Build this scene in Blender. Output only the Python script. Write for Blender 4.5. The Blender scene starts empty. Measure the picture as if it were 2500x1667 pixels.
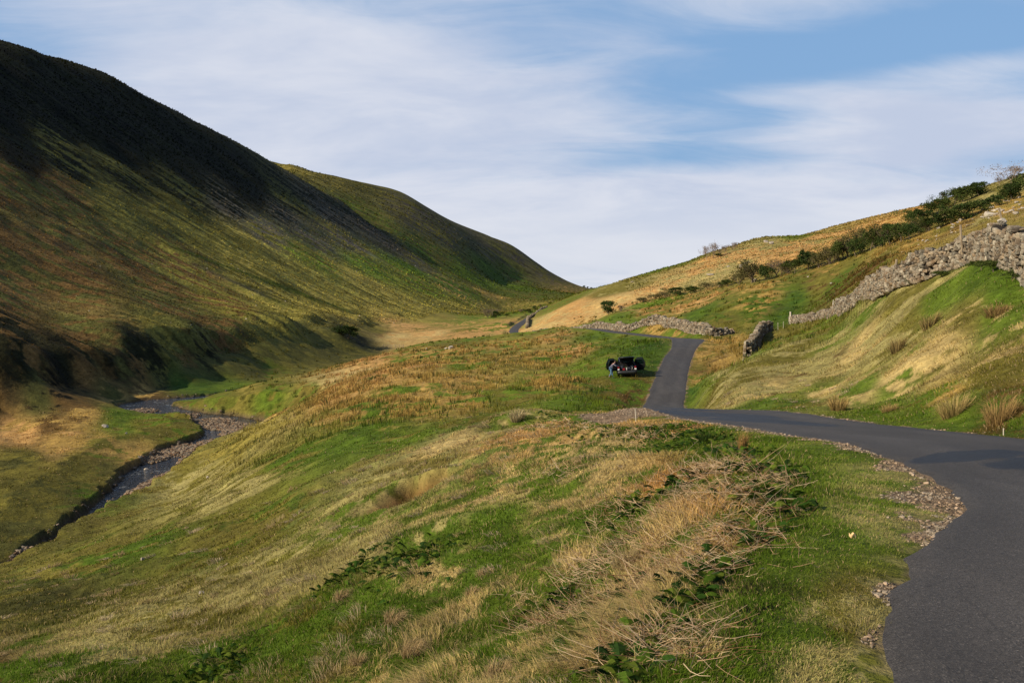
import bpy, bmesh, math, random
import numpy as np
from mathutils import Vector, Matrix
SC = bpy.context.scene
C = SC.collection
F = 2430.0; CX = 1250.0; HY = 700.0      # focal length, centre column and horizon row of the survey frame (2500 wide)

# ---------------------------------------------------------------- camera, light, exposure
cam = bpy.data.cameras.new('camera'); camo = bpy.data.objects.new('camera', cam); C.objects.link(camo)
camo.location = (0, 0, 0); camo.rotation_euler = (math.radians(90), 0, 0)
cam.sensor_width = 36.0; cam.lens = 36.0 * F / 2500.0
cam.shift_y = -(833.5 - HY) / 2500.0
cam.clip_start = 0.1; cam.clip_end = 30000
SC.camera = camo
SUN_EL = 30.5; SUN_AZ_OFF = 29.0          # sun on the left and a little behind the camera
sv = Vector((-math.cos(math.radians(SUN_EL)) * math.cos(math.radians(SUN_AZ_OFF)),
             -math.cos(math.radians(SUN_EL)) * math.sin(math.radians(SUN_AZ_OFF)),
             math.sin(math.radians(SUN_EL))))
sl = bpy.data.lights.new('sun', 'SUN'); sl.energy = 5.0; sl.angle = math.radians(0.5); sl.color = (1.0, 0.84, 0.60)
so = bpy.data.objects.new('sun', sl); C.objects.link(so); so.rotation_euler = sv.to_track_quat('Z', 'Y').to_euler()
SC.view_settings.view_transform = 'Standard'; SC.view_settings.look = 'None'
SC.view_settings.exposure = 0.15; SC.view_settings.gamma = 1.0

w = bpy.data.worlds.new('World'); SC.world = w; w.use_nodes = True
nt = w.node_tree; nt.nodes.clear()
def N(t, **k):
    n = nt.nodes.new(t)
    for a, b in k.items(): setattr(n, a, b)
    return n
def L(a, b): nt.links.new(a, b)
def math_n(op, a, b=None, c=None, clamp=False):
    n = nt.nodes.new('ShaderNodeMath'); n.operation = op; n.use_clamp = clamp
    for i, v in enumerate((a, b, c)):
        if v is None: continue
        if isinstance(v, (int, float)): n.inputs[i].default_value = v
        else: nt.links.new(v, n.inputs[i])
    return n.outputs[0]
def maprange(v, a, b, c=0.0, d=1.0, mode='SMOOTHSTEP'):
    n = nt.nodes.new('ShaderNodeMapRange'); n.interpolation_type = mode
    nt.links.new(v, n.inputs[0])
    for i, x in zip((1, 2, 3, 4), (a, b, c, d)): n.inputs[i].default_value = x
    return n.outputs[0]
def mixc(f, a, b):
    n = nt.nodes.new('ShaderNodeMix'); n.data_type = 'RGBA'
    if isinstance(f, (int, float)): n.inputs[0].default_value = f
    else: nt.links.new(f, n.inputs[0])
    for s, v in ((n.inputs[6], a), (n.inputs[7], b)):
        if isinstance(v, tuple): s.default_value = (*v[:3], 1)
        else: nt.links.new(v, s)
    return n.outputs[2]
def noise(vec, scale, detail=4, rough=0.55, dist=0.0):
    n = nt.nodes.new('ShaderNodeTexNoise'); n.inputs['Scale'].default_value = scale
    n.inputs['Detail'].default_value = detail; n.inputs['Roughness'].default_value = rough
    n.inputs['Distortion'].default_value = dist
    if vec is not None: nt.links.new(vec, n.inputs['Vector'])
    return n.outputs[0]
sky = N('ShaderNodeTexSky', sky_type='NISHITA'); sky.sun_disc = False
sky.sun_elevation = math.radians(SUN_EL)
# sun direction as compass angle from +Y towards +X
sky.sun_rotation = math.atan2(sv.x, sv.y)
sky.air_density = 1.2; sky.dust_density = 1.0; sky.ozone_density = 2.0
SKYK = 0.065
tc = N('ShaderNodeTexCoord'); sep = N('ShaderNodeSeparateXYZ'); L(tc.outputs['Generated'], sep.inputs[0])
X, Y, Z = sep.outputs
# cloud sheet: a flat layer high above, seen in perspective (x/z, y/z), plus the broad banks set by bearing and height
hx = math_n('DIVIDE', X, math_n('MAXIMUM', Y, 0.05)); hz = math_n('DIVIDE', Z, math_n('MAXIMUM', Y, 0.05))
cv = N('ShaderNodeCombineXYZ')
zz = math_n('ADD', math_n('MAXIMUM', Z, 0.0), 0.22)
L(math_n('DIVIDE', X, zz), cv.inputs[0]); L(math_n('DIVIDE', Y, zz), cv.inputs[1])
mp = N('ShaderNodeMapping'); L(cv.outputs[0], mp.inputs[0]); mp.inputs['Rotation'].default_value = (0, 0, math.radians(18)); mp.inputs['Scale'].default_value = (0.6, 0.9, 1)
mp2 = N('ShaderNodeMapping'); L(cv.outputs[0], mp2.inputs[0]); mp2.inputs['Rotation'].default_value = (0, 0, math.radians(-14)); mp2.inputs['Scale'].default_value = (.55, 1.3, 1)
n1 = noise(mp.outputs[0], 1.1, 7, 0.56, 0.35)
n2 = noise(mp2.outputs[0], 3.4, 9, 0.62, 1.1)
def blob(px, py, rx, ry, rot=0.0):
    cx = (px - CX) / F; cz = (HY - py) / F
    dx = math_n('SUBTRACT', hx, cx); dz = math_n('SUBTRACT', hz, cz)
    c, s = math.cos(rot), math.sin(rot)
    u = math_n('DIVIDE', math_n('ADD', math_n('MULTIPLY', dx, c), math_n('MULTIPLY', dz, s)), rx / F)
    v = math_n('DIVIDE', math_n('SUBTRACT', math_n('MULTIPLY', dz, c), math_n('MULTIPLY', dx, s)), ry / F)
    r2 = math_n('ADD', math_n('MULTIPLY', u, u), math_n('MULTIPLY', v, v))
    return math_n('EXPONENT', math_n('MULTIPLY', r2, -1.0))
cover = math_n('ADD', math_n('MULTIPLY', n1, 1.15), 0.15)
cover = math_n('ADD', cover, math_n('MULTIPLY', math_n('SUBTRACT', n2, 0.5), 0.58))
for (px, py, rx, ry, rot, amp) in [
    (2050, 130, 620, 100, .16, -.40), (2420, 120, 260, 120, .2, -.22), (1500, 60, 480, 75, -.1, -.20), (1640, 395, 330, 40, .05, -.40), (1760, 310, 300, 50, .2, -.20),
    (1650, 220, 200, 50, .1, -.22), (2400, 400, 260, 40, .1, -.22), (2000, 260, 330, 42, .18, -.12), (1050, 60, 300, 60, -.3, -.10),
    (2330, 175, 330, 52, .14, .55), (2050, 250, 420, 45, -.05, .34), (2280, 330, 420, 75, .10, .45), (1250, 260, 520, 130, .05, .40), (650, 200, 620, 190, .3, .38),
    (1400, 520, 700, 110, 0, .36), (300, 40, 420, 140, -.3, .22), (1900, 480, 500, 90, 0, .22), (2230, 385, 90, 28, 0, .18)]:
    cover = math_n('ADD', cover, math_n('MULTIPLY', blob(px, py, rx, ry, rot), amp))
low = maprange(Z, 0.0, 0.14, 0.34, 0.0)
cover = math_n('ADD', cover, low)
cf = maprange(cover, 0.42, 1.12)
cf = math_n('MULTIPLY', cf, maprange(Z, .28, .60, .92, .10))
skc = N('ShaderNodeVectorMath', operation='SCALE'); L(sky.outputs[0], skc.inputs[0]); skc.inputs['Scale'].default_value = SKYK
blue = mixc(0.75, skc.outputs[0], mixc(maprange(Z, .22, .8), (0.225, 0.41, 0.70), (0.03, 0.075, 0.20)))
cn = noise(mp.outputs[0], 2.3, 5, 0.6, 0.3)
ccol = mixc(maprange(cn, 0.32, 0.68), (0.50, 0.555, 0.69), (0.67, 0.69, 0.765))
ccol = mixc(maprange(Z, .02, .11, .75, 0.0), ccol, (0.70, 0.715, 0.765))
skyc = mixc(cf, blue, ccol)
bg = N('ShaderNodeBackground'); L(skyc, bg.inputs[0]); bg.inputs[1].default_value = 1.0
wo = N('ShaderNodeOutputWorld'); L(bg.outputs[0], wo.inputs[0])

# ---------------------------------------------------------------- helpers
def tag(o, label=None, cat=None, group=None, kind=None):
    if label: o['label'] = label
    if cat: o['category'] = cat
    if group: o['group'] = group
    if kind: o['kind'] = kind
    return o
def empty(name, loc=(0, 0, 0), rz=0.0):
    o = bpy.data.objects.new(name, None); C.objects.link(o); o.location = loc; o.rotation_euler = (0, 0, rz); o.empty_display_size = 0.3
    return o
def kids(o): return [c for c in bpy.data.objects if c.parent == o]
def mesh_np(name, verts, faces_flat, counts, mat=None, parent=None, col=None, smooth=False, attrs=None, link=True):
    me = bpy.data.meshes.new(name)
    verts = np.ascontiguousarray(verts, np.float32); nv = len(verts)
    faces_flat = np.ascontiguousarray(faces_flat, np.int32).ravel(); counts = np.ascontiguousarray(counts, np.int32)
    me.vertices.add(nv); me.vertices.foreach_set('co', verts.ravel())
    me.loops.add(len(faces_flat)); me.loops.foreach_set('vertex_index', faces_flat)
    me.polygons.add(len(counts)); st = np.zeros(len(counts), np.int32); st[1:] = np.cumsum(counts)[:-1]
    me.polygons.foreach_set('loop_start', st)
    try: me.polygons.foreach_set('loop_total', counts)
    except Exception: pass
    if col is not None:
        a = me.color_attributes.new('Col', 'FLOAT_COLOR', 'POINT')
        cc = np.ones((nv, 4), np.float32); cc[:, :3] = col; a.data.foreach_set('color', cc.ravel())
    if attrs:
        for k, v in attrs.items():
            a = me.attributes.new(k, 'FLOAT', 'POINT'); a.data.foreach_set('value', np.ascontiguousarray(v, np.float32))
    me.update(calc_edges=True)
    me.polygons.foreach_set('use_smooth', np.full(len(counts), smooth, bool))
    if mat: me.materials.append(mat)
    if not link: return me
    o = bpy.data.objects.new(name, me); C.objects.link(o)
    if parent is not None: o.parent = parent
    return o

# numpy value noise
def _h(ix, iy, seed):
    n = (ix.astype(np.int64) * 374761393 + iy.astype(np.int64) * 668265263 + seed * 1442695041) & 0xFFFFFFFF
    n = ((n ^ (n >> 13)) * 1274126177) & 0xFFFFFFFF
    n = ((n ^ (n >> 16)) * 2246822519) & 0xFFFFFFFF
    n = n ^ (n >> 15)
    return (n & 0xFFFFFF).astype(np.float32) / 16777216.0
def vn(x, y, seed=0):
    xf = np.floor(x); yf = np.floor(y); fx = (x - xf).astype(np.float32); fy = (y - yf).astype(np.float32)
    ix = xf.astype(np.int64); iy = yf.astype(np.int64)
    ux = fx * fx * fx * (fx * (fx * 6 - 15) + 10); uy = fy * fy * fy * (fy * (fy * 6 - 15) + 10)
    a = _h(ix, iy, seed); b = _h(ix + 1, iy, seed); c = _h(ix, iy + 1, seed); d = _h(ix + 1, iy + 1, seed)
    return (a + (b - a) * ux) * (1 - uy) + (c + (d - c) * ux) * uy
def fbm(x, y, oct=4, seed=0, g=0.5):
    s = 0.0; t = 0.0; am = 1.0
    for k in range(oct):
        s = s + am * vn(x * 2 ** k + 17.3 * k, y * 2 ** k - 9.1 * k, seed + k * 7); t += am; am *= g
    return s / t
def sstep(a, b, x):
    t = np.clip((x - a) / (b - a), 0, 1); return t * t * (3 - 2 * t)
# ---------------------------------------------------------------- terrain survey points: bearing column, height row, distance (m)
P = []
def pt(*a):
    for p in a: P.append(p)
def wpt(x, y, z): P.append((CX + x / y * F, HY - z / y * F, y))
# road edges in metres (x, y, z): left edge, right edge
RL = [(1.2, 1.5, -1.60), (1.38, 4.05, -1.61), (1.85, 5.2, -1.63), (2.4, 6.2, -1.67), (3.1, 7.2, -1.72), (3.5, 8.0, -1.75), (3.75, 9.3, -1.80), (3.95, 11.2, -1.93), (4.25, 14.5, -2.28), (4.6, 20, -2.86), (4.86, 29, -3.84), (5.05, 38, -4.74), (5.6, 46, -5.9), (7.6, 60, -7.9),
      (10.3, 79, -9.59), (11.6, 85, -9.16), (13.1, 92.5, -8.6), (14.35, 98, -8.07), (16.2, 106, -7.37), (17.6, 111, -6.94), (18.7, 117, -6.58), (20.2, 128, -6.72), (21.1, 150, -7.65), (20.6, 170, -8.25), (18.7, 190, -8.76), (15.5, 222, -9.4), (9.0, 262, -11.9), (2.5, 305, -14.4), (-1.0, 345, -15.8), (0.3, 392, -15.6), (5.4, 450, -14.6), (9.8, 520, -14.5), (14, 600, -15.5)]
RR = [(5.0, 1.5, -1.60), (5.5, 4.05, -1.60), (5.8, 5.2, -1.62), (6.05, 6.2, -1.65), (6.3, 7.4, -1.68), (6.6, 8.8, -1.73), (6.95, 10.6, -1.80), (7.3, 12.8, -1.97), (7.5, 15.5, -2.26), (7.6, 20.5, -2.80), (7.95, 29, -3.62), (7.75, 40, -4.86), (8.5, 47, -5.9), (10.9, 60, -7.9),
      (13.9, 80, -9.55), (15.1, 86, -9.1), (16.4, 92.5, -8.6), (17.6, 98.5, -8.15), (19.3, 106, -7.6), (21.1, 112.5, -6.88), (23.0, 119, -6.55), (25.0, 130, -6.85), (25.0, 152, -7.75), (24.2, 172, -8.3), (22.0, 193, -8.8), (18.9, 226, -9.45), (12.4, 265, -11.9), (6.0, 307, -14.4), (2.5, 345, -16.0), (3.3, 388, -15.9), (8.6, 447, -14.7), (13.0, 519, -14.6), (17.4, 600, -15.5)]
for a in RL + RR: wpt(*a)
# river centre line (x, y, water z, half width)
RV = [(-30, 45, -21.3, 2), (-33.6, 62, -21.2, 2), (-35.6, 76, -21.15, 2.0), (-36.6, 86, -21.05, 2.4), (-37.2, 96, -21.0, 2.6), (-38.2, 105, -21, 3.2), (-39.4, 113, -20.85, 3.5), (-39.8, 122, -20.75, 3.6), (-38.5, 131, -20.6, 4.0), (-38.5, 141, -20.5, 4.2), (-43, 150, -20.4, 4.6), (-51, 156.5, -20.35, 4.4), (-59, 163, -20.25, 4.5), (-62.5, 170, -20.1, 3.8), (-58, 177, -20.0, 3.2), (-53, 184, -20.2, 2.2), (-52, 202, -20.7, 1.2), (-51.5, 214, -21.0, .9), (-51.5, 226, -21.4, .7)]
# right bank
pt((2500,1000,16.5),(2500,900,20),(2500,800,27),(2500,679,34),(2489,658,36),(2448,641,39),(2380,641,46),(2312,658,49),(2261,682,50.5),(2203,692,54),(2159,723,60),(2108,737,72),(2040,767,92),(1999,781,108),(1931,795,125),
 (2250,1000,21),(2250,950,26),(2250,850,34),(2250,760,43),(2050,985,31),(2050,930,40),(2050,860,52),(2050,800,72),(1850,985,36),(1800,960,44),(1900,900,53),(1960,850,66),(1880,960,40),
 (1700,978,50),(1740,938,58),(1800,893,67),(1880,838,80),(1940,806,104),(1740,950,70),(1800,903,80),(1880,843,92),(1815,882,92),(1750,900,94),(1740,860,108),(1720,925,84),(1700,965,78),(1880,812,114),(1850,845,100))
# ground beyond the wall, hedge foot, field
pt((2500,585,60),(2448,580,70),(2380,595,78),(2312,612,82),(2261,632,84),(2203,655,90),(2159,672,96),(2108,694,108),(2040,722,128),(1999,745,140),(1960,772,130),
 (1793,807,142),(1742,817,138),(1713,808,145),(1661,800,160),(1618,793,178),(1575,797,186),(1523,796,196),(1484,790,210),(1463,787,224),(1420,795,236),(1350,801,262),(1300,806,285),
 (1700,822,138),(1760,840,120),(1700,760,190),(1700,706,262),(1620,745,235),(1560,760,238),(1836,686,218),(1836,740,165),(1948,664,206),(1948,722,165),(2040,635,196),(2040,690,160),(2108,614,190),(2108,660,135),(2210,584,182),(2210,620,122),(2312,543,175),(2312,578,118),(2414,505,170),(2414,548,105),(2500,478,165),(2500,530,95))
# beyond the hedge: tan hill, knoll, upper ridge
pt((1700,682,330),(1700,637,560),(1700,650,640),(1836,650,320),(1800,604,540),(1863,585,520),(1863,612,420),(1897,585,540),(1863,600,620),(1926,593,570),(1926,606,640),(1926,589,720),(1958,575,740),(2000,610,360),(2067,546,700),(2067,575,420),(2142,529,660),(2142,558,330),(2210,512,600),(2210,535,320),(2271,502,540),(2271,520,330),
 (2312,494,280),(2360,480,275),(2407,465,270),(2448,451,262),(2500,437,255),(2312,515,215),(2407,484,205),(2500,455,200),(2407,474,360),(2500,450,360),(2271,515,800),(2067,560,900),(2500,470,900),
 (1600,664,500),(1521,689,620),(1470,711,750),(1600,690,380),(1600,715,320),(1560,740,270),(1500,762,258),(1500,730,330),(1440,755,320),(1400,740,420),(1350,772,330),(1350,748,480),(1300,762,560),(1345,744,600),(1400,725,680),(1600,675,640),(1521,700,780),(1470,722,900),(1400,740,800),(1345,750,760))
# valley floor and nearer meadow brow
pt((1411,798,222),(1330,806,236),(1250,816,242),(1100,829,252),(1000,843,252),(900,868,246),(1330,812,262),(1250,825,262),(1250,850,180),(1250,900,120),(1250,950,88),(1400,850,160),(1400,900,112),(1450,930,92),(1400,960,80),(1490,862,116),(1540,936,90),(1500,975,82),(1450,985,74),
 (1100,828,310),(1200,815,330),(1150,800,420),(1150,782,520),(1200,772,600),(1290,757,640),(900,852,330),(950,838,345),(1050,825,345),(1345,742,900),(1400,721,1400),(1250,765,820),(1435,712,2000),
 (1000,900,125),(1000,950,95),(1100,900,122),(1100,950,93),(1000,1000,76),(1000,1060,50),(1000,1110,37),(1000,1220,21),(1000,1400,10.5),(1000,1667,5.8),(1150,860,180),(1000,868,190),
 (800,1000,92),(800,950,128),(800,915,180),(800,885,240),(850,880,240),(800,1080,60),(800,1180,34),(800,1400,14),(800,1667,7),
 (600,1667,8.4),(600,1400,20),(600,1250,40),(600,1150,68),(600,1080,95),(625,1035,122),(650,1000,138),(700,960,158),(530,1085,112),(480,1130,100),(450,1195,88),(360,1232,80),(270,1268,72),(120,1342,60),(0,1400,52),
 (300,1667,9),(300,1500,19),(300,1350,42),(0,1667,10),(0,1500,27),(150,1420,36),
 (631,940,176),(700,932,190),(500,985,163),(590,1000,152),(740,925,205),(560,1030,133),(400,950,196),(540,932,212),(660,905,235),(750,885,262))
# foreground mound left of the road
pt((1250,1667,4.9),(1250,1400,8.6),(1250,1200,15),(1250,1090,25),(1250,1020,40),(1250,1006,48),(1250,1012,60),(1250,990,75),
 (1500,1667,4.4),(1500,1400,7.2),(1500,1200,11.5),(1500,1100,17),(1500,1036,27),(1500,1023,33),(1430,1010,40),(1500,1005,43),(1440,1016,56),(1540,1010,56),
 (1700,1667,4.15),(1700,1400,6.2),(1700,1200,9.4),(1700,1110,13.5),(1700,1052,20),(1640,1030,26),(1850,1667,4.1),(1850,1400,6.0),(1850,1250,7.8),(1850,1140,10.5),(1850,1085,14.5),(2000,1500,5.0),(2050,1300,7),(2050,1180,9.4),(2000,1120,12))
# flood plain left
pt((0,1300,78),(0,1250,86),(0,1100,117),(200,1050,133),(200,1150,103),(250,1010,152),(400,1040,138),(100,1200,92),(230,1150,101),(0,1020,144),(120,1255,81),(-400,1380,70),(-400,1200,94),(-1200,1400,66),(-400,1667,14),(-400,1450,50),(-1200,1667,20),(-1200,1500,48),(-1200,1300,78))
# bluffs at the foot of the left hill
pt((0,950,150),(0,850,167),(0,770,190),(300,930,186),(300,850,198),(300,790,216),(150,940,168),(150,850,185),(150,780,212),(600,905,226),(600,850,246),(600,800,275),(450,915,206),(450,850,222),(450,795,245),(830,872,298),(830,812,325),(830,785,372),(950,800,400),(900,850,330))
# left hill: steepening slope law
def klaw(r): return 0.45 + 0.14 * min(max(r / 0.40, 0), 1.12) ** 1.4
def law(px, py):
    lat = (1430 - px) / F; r = (HY - py) / F / lat; k = klaw(r)
    return (k * 80 + 21) / (lat * (k - r))
sky1 = [(0,104),(32,109),(80,125),(153,144),(182,157),(249,177),(287,198),(332,224),(446,284),(510,315),(587,356),(644,385)]
spur = [(702,418),(765,456),(829,488),(874,523),(918,552),(976,584),(1027,632)]
def interp(tab, x): return float(np.interp(x, [t[0] for t in tab], [t[1] for t in tab]))
for px in (-2200, -1200, -700, -300):
    lat = (1430 - px) / F
    for r in (-.06, 0.0, .08, .16, .24, .32, .38, .42):
        py = HY - r * lat * F; pt((px, py, law(px, py)))
    pt((px, HY - .41 * lat * F, law(px, HY - .42 * lat * F) * 1.15), (px, HY - .34 * lat * F, law(px, HY - .42 * lat * F) * 1.6))
for px, ys in sky1: 
    d = law(px, ys); pt((px, ys, d), (px, ys + 9, d * 1.12), (px, ys + 60, d * 1.6))
for px in (0, 160, 320, 480, 640):
    s = interp(sky1, px); top = 700 if px < 400 else 740
    for t in (.0, .2, .4, .6, .8, .92):
        py = top + (s - top) * t; pt((px, py, law(px, py)))
for px in (740, 829, 918, 1000):
    s = interp(spur, px)
    for t in (.0, .25, .5, .75, .9):
        py = 760 + (s - 760) * t; pt((px, py, law(px, py)))
for px, ys in spur: pt((px, ys, law(px, ys)))
pt((702,430,1250),(702,417,1600),(765,468,1260),(829,500,1290),(829,470,1550),(874,532,1290),(918,560,1240),(918,540,1380),(918,500,1650),(976,592,1200),(976,540,1500),(1027,632,1230),(1027,570,1520),(1027,530,1750))
for px in (1100, 1180, 1240):
    for py in (760, 730, 700, 670):
        r = (HY-py)/F/((1430-px)/F)
        if r < .16: pt((px, py, law(px, py)))
pt((1212,660,1800),(1276,730,1080),(1276,700,1600),(1276,670,1950),(1135,640,1500),(1135,600,1750),(1371,712,1800),(1330,735,1100))
for px, py in [(644,386),(702,402),(753,418),(829,434),(912,453),(982,472),(1014,488),(1071,523),(1135,555),(1212,593),(1244,609),(1276,632),(1327,657),(1371,683),(1435,705)]:
    d = 1880 + (px - 700) * .7
    if px > 644: pt((px, py, d))
    pt((px, py + 6, d * 1.12), (px, py + 25, d * 1.5))
pt((1600,712,2400),(2000,712,2400),(2500,600,2400),(3300,600,2400),(4600,600,2400))
# off frame right and nearest ground
pt((2750,1080,13),(2750,950,17),(2750,760,26),(2750,600,45),(2750,500,90),(2750,430,170),(2750,380,260),(3400,900,16),(3400,600,35),(3400,420,110),(3400,300,260),(4600,900,15),(4600,500,40),(4600,200,200),(4600,200,600),(3400,400,700))
for d in (1.2, 2.5):
    for px in (-2500, -600, 400, 1250, 3500, 5000):
        x = (px - CX) / F * d; z = -1.61 + (.22 * x if x < 0 else 0.0); pt((px, HY - z / d * F, d))
P = np.array(P, float)
def v_of(px, py, d): return (HY - py) / F + 1.6 / d
SA, SB = 1 / 420.0, 1.9
A = np.c_[P[:, 0] * SA, np.log(P[:, 2]) * SB]; V = v_of(P[:, 0], P[:, 1], P[:, 2])
def kern(D2): 
    return 0.5 * D2 * np.log(D2 + 1e-9)
D2 = ((A[:, None, :] - A[None]) ** 2).sum(-1)
n = len(A); K = np.zeros((n + 3, n + 3)); K[:n, :n] = kern(D2) + np.eye(n) * 2e-3
K[:n, n] = K[n, :n] = 1; K[:n, n + 1:] = A; K[n + 1:, :n] = A.T
rhs = np.zeros(n + 3); rhs[:n] = V; sol = np.linalg.lstsq(K, rhs, rcond=None)[0]
def rbf(px, d):
    sh = np.shape(px); q = np.c_[np.ravel(px) * SA, np.log(np.ravel(d)) * SB]; out = np.empty(len(q))
    for i in range(0, len(q), 8192):
        s = q[i:i + 8192]; D = ((s[:, None, :] - A[None]) ** 2).sum(-1)
        out[i:i + 8192] = kern(D) @ sol[:n] + sol[n] + s @ sol[n + 1:]
    return out.reshape(sh)
QUAL = 1.0
def axis(segs): 
    o = []
    for a, b, k in segs: o += list(np.linspace(a, b, max(2, int(k * QUAL)), endpoint=False))
    o.append(segs[-1][1]); return np.array(o)
COLS = axis([(-2400, -600, 50), (-600, -60, 60), (-60, 2560, 1220), (2560, 3000, 50), (3000, 4800, 40)])
ROWS = axis([(math.log(1.2), math.log(3.4), 22), (math.log(3.4), math.log(100), 560), (math.log(100), math.log(900), 900), (math.log(900), math.log(2700), 200), (math.log(2700), math.log(4000), 6)])
# coarse evaluation and cubic upsampling
cc = np.unique(np.concatenate([np.linspace(-2500, -60, 60), np.linspace(-60, 2560, 300), np.linspace(2560, 4900, 60)]))
cu = np.linspace(0, 1, 420); CLr = math.log(1.15) + (math.log(4200) - math.log(1.15)) * cu
CP, CL = np.meshgrid(cc, CLr); CVv = rbf(CP, np.exp(CL))
def up_matrix(src, dst):
    i = np.clip(np.searchsorted(src, dst) - 1, 1, len(src) - 3); M = np.zeros((len(dst), len(src))); x = dst
    for k in range(4):
        idx = i - 1 + k; wgt = np.ones(len(dst))
        for m in range(4):
            if m != k: wgt *= (x - src[i - 1 + m]) / (src[idx] - src[i - 1 + m])
        M[np.arange(len(dst)), idx] = wgt
    return M
# linear upsampling avoids overshoot where coarse columns change pitch
VF = up_matrix(CLr, ROWS) @ CVv @ up_matrix(cc, COLS).T
PXg, LG = np.meshgrid(COLS, ROWS); DG = np.exp(LG)
Zg = (VF - 1.6 / DG) * DG; Xg = (PXg - CX) / F * DG; Yg = DG

def polyres(pts, step):
    pts = np.array(pts, float); out = []
    # centripetal-ish Catmull-Rom through points, resampled
    p = np.vstack([2 * pts[0] - pts[1], pts, 2 * pts[-1] - pts[-2]])
    for i in range(1, len(p) - 2):
        L0 = np.linalg.norm(p[i + 1][:2] - p[i][:2]); m = max(2, int(L0 / step))
        ta = (p[i + 1] - p[i - 1]) / (np.linalg.norm(p[i + 1][:2] - p[i - 1][:2]) + 1e-9) * L0
        tb = (p[i + 2] - p[i]) / (np.linalg.norm(p[i + 2][:2] - p[i][:2]) + 1e-9) * L0
        for t in np.arange(m) / m:
            h00 = 2*t**3 - 3*t*t + 1; h10 = t**3 - 2*t*t + t; h01 = -2*t**3 + 3*t*t; h11 = t**3 - t*t
            out.append(h00 * p[i] + h10 * ta + h01 * p[i + 1] + h11 * tb)
    out.append(pts[-1]); return np.array(out)
def rd_steps(pts_l, pts_r):
    # same number of samples on both edges
    ol, orr = [], []
    pl = np.array(pts_l); pr = np.array(pts_r)
    def cr(p, i, t):
        p0 = p[max(i - 1, 0)]; p1 = p[i]; p2 = p[i + 1]; p3 = p[min(i + 2, len(p) - 1)]
        L0 = np.linalg.norm(p2[:2] - p1[:2]) + 1e-9
        ta = (p2 - p0) / (np.linalg.norm(p2[:2] - p0[:2]) + 1e-9) * L0; tb = (p3 - p1) / (np.linalg.norm(p3[:2] - p1[:2]) + 1e-9) * L0
        return (2*t**3 - 3*t*t + 1) * p1 + (t**3 - 2*t*t + t) * ta + (-2*t**3 + 3*t*t) * p2 + (t**3 - t*t) * tb
    for i in range(len(pl) - 1):
        L0 = np.linalg.norm(pl[i + 1][:2] - pl[i][:2]); dd = pl[i][1]
        m = max(2, int(L0 / max(0.12, dd * 0.012)))
        for t in np.arange(m) / m: ol.append(cr(pl, i, t)); orr.append(cr(pr, i, t))
    ol.append(pl[-1]); orr.append(pr[-1]); return np.array(ol), np.array(orr)
EL, ER = rd_steps(RL, RR)
RC = (EL + ER) / 2; RW = np.linalg.norm((ER - EL)[:, :2], axis=1) / 2
def dist_poly(X, Y, PL, maxd, cols):
    """nearest distance to polyline PL (x,y) and interpolated extra columns, for points within a bounding band"""
    x = X.ravel(); y = Y.ravel(); best = np.full(x.shape, 1e9); ex = np.zeros((len(x), len(cols))); sgn = np.zeros(len(x))
    for i in range(len(PL) - 1):
        a = PL[i]; b = PL[i + 1]; dx, dy = b[0] - a[0], b[1] - a[1]; l2 = dx * dx + dy * dy
        if l2 < 1e-9: continue
        sel = np.nonzero((x > min(a[0], b[0]) - maxd) & (x < max(a[0], b[0]) + maxd) & (y > min(a[1], b[1]) - maxd) & (y < max(a[1], b[1]) + maxd))[0]
        if not len(sel): continue
        t = np.clip(((x[sel] - a[0]) * dx + (y[sel] - a[1]) * dy) / l2, 0, 1)
        qx = x[sel] - a[0] - t * dx; qy = y[sel] - a[1] - t * dy; dd = np.hypot(qx, qy)
        m = dd < best[sel]; s = sel[m]; best[s] = dd[m]
        for j, c in enumerate(cols): ex[s, j] = c[i] + (c[i + 1] - c[i]) * t[m]
        sgn[s] = np.sign(dx * qy[m] - dy * qx[m])
    return best.reshape(X.shape), ex.reshape(X.shape + (len(cols),)), sgn.reshape(X.shape)
# subsample road centre line for distance queries
RQ = np.c_[RC[:, 0], RC[:, 1], RC[:, 2], RW, EL[:, 2], ER[:, 2]][::2]
rdist, rex, rsg = dist_poly(Xg, Yg, RQ, 9.0, [RQ[:, 2], RQ[:, 3], RQ[:, 4], RQ[:, 5]])
rhw = np.where(rdist < 1e8, rex[..., 1], 1.0)
dL_, _, sL_ = dist_poly(Xg, Yg, EL[::2], 9.0, []); dR_, _, sR_ = dist_poly(Xg, Yg, ER[::2], 9.0, [])
redge = np.maximum(np.where(dL_ < 1e8, sL_ * dL_, -99), np.where(dR_ < 1e8, -sR_ * dR_, -99))
redge = np.where((dL_ > 1e8) & (dR_ > 1e8), 1e9, redge)
redge_c = rdist - rhw                                   # distance outside the tarmac edge (negative on the road)
lat = np.clip(rdist / np.maximum(rhw, .1), 0, 3.0) * rsg   # +left
rz = rex[..., 0] + lat * (rex[..., 2] - rex[..., 3]) / 2
rvp = polyres(RV, 3.0)
vdist, vex, vsg = dist_poly(Xg, Yg, rvp, 14.0, [rvp[:, 2], rvp[:, 3]])

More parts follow.
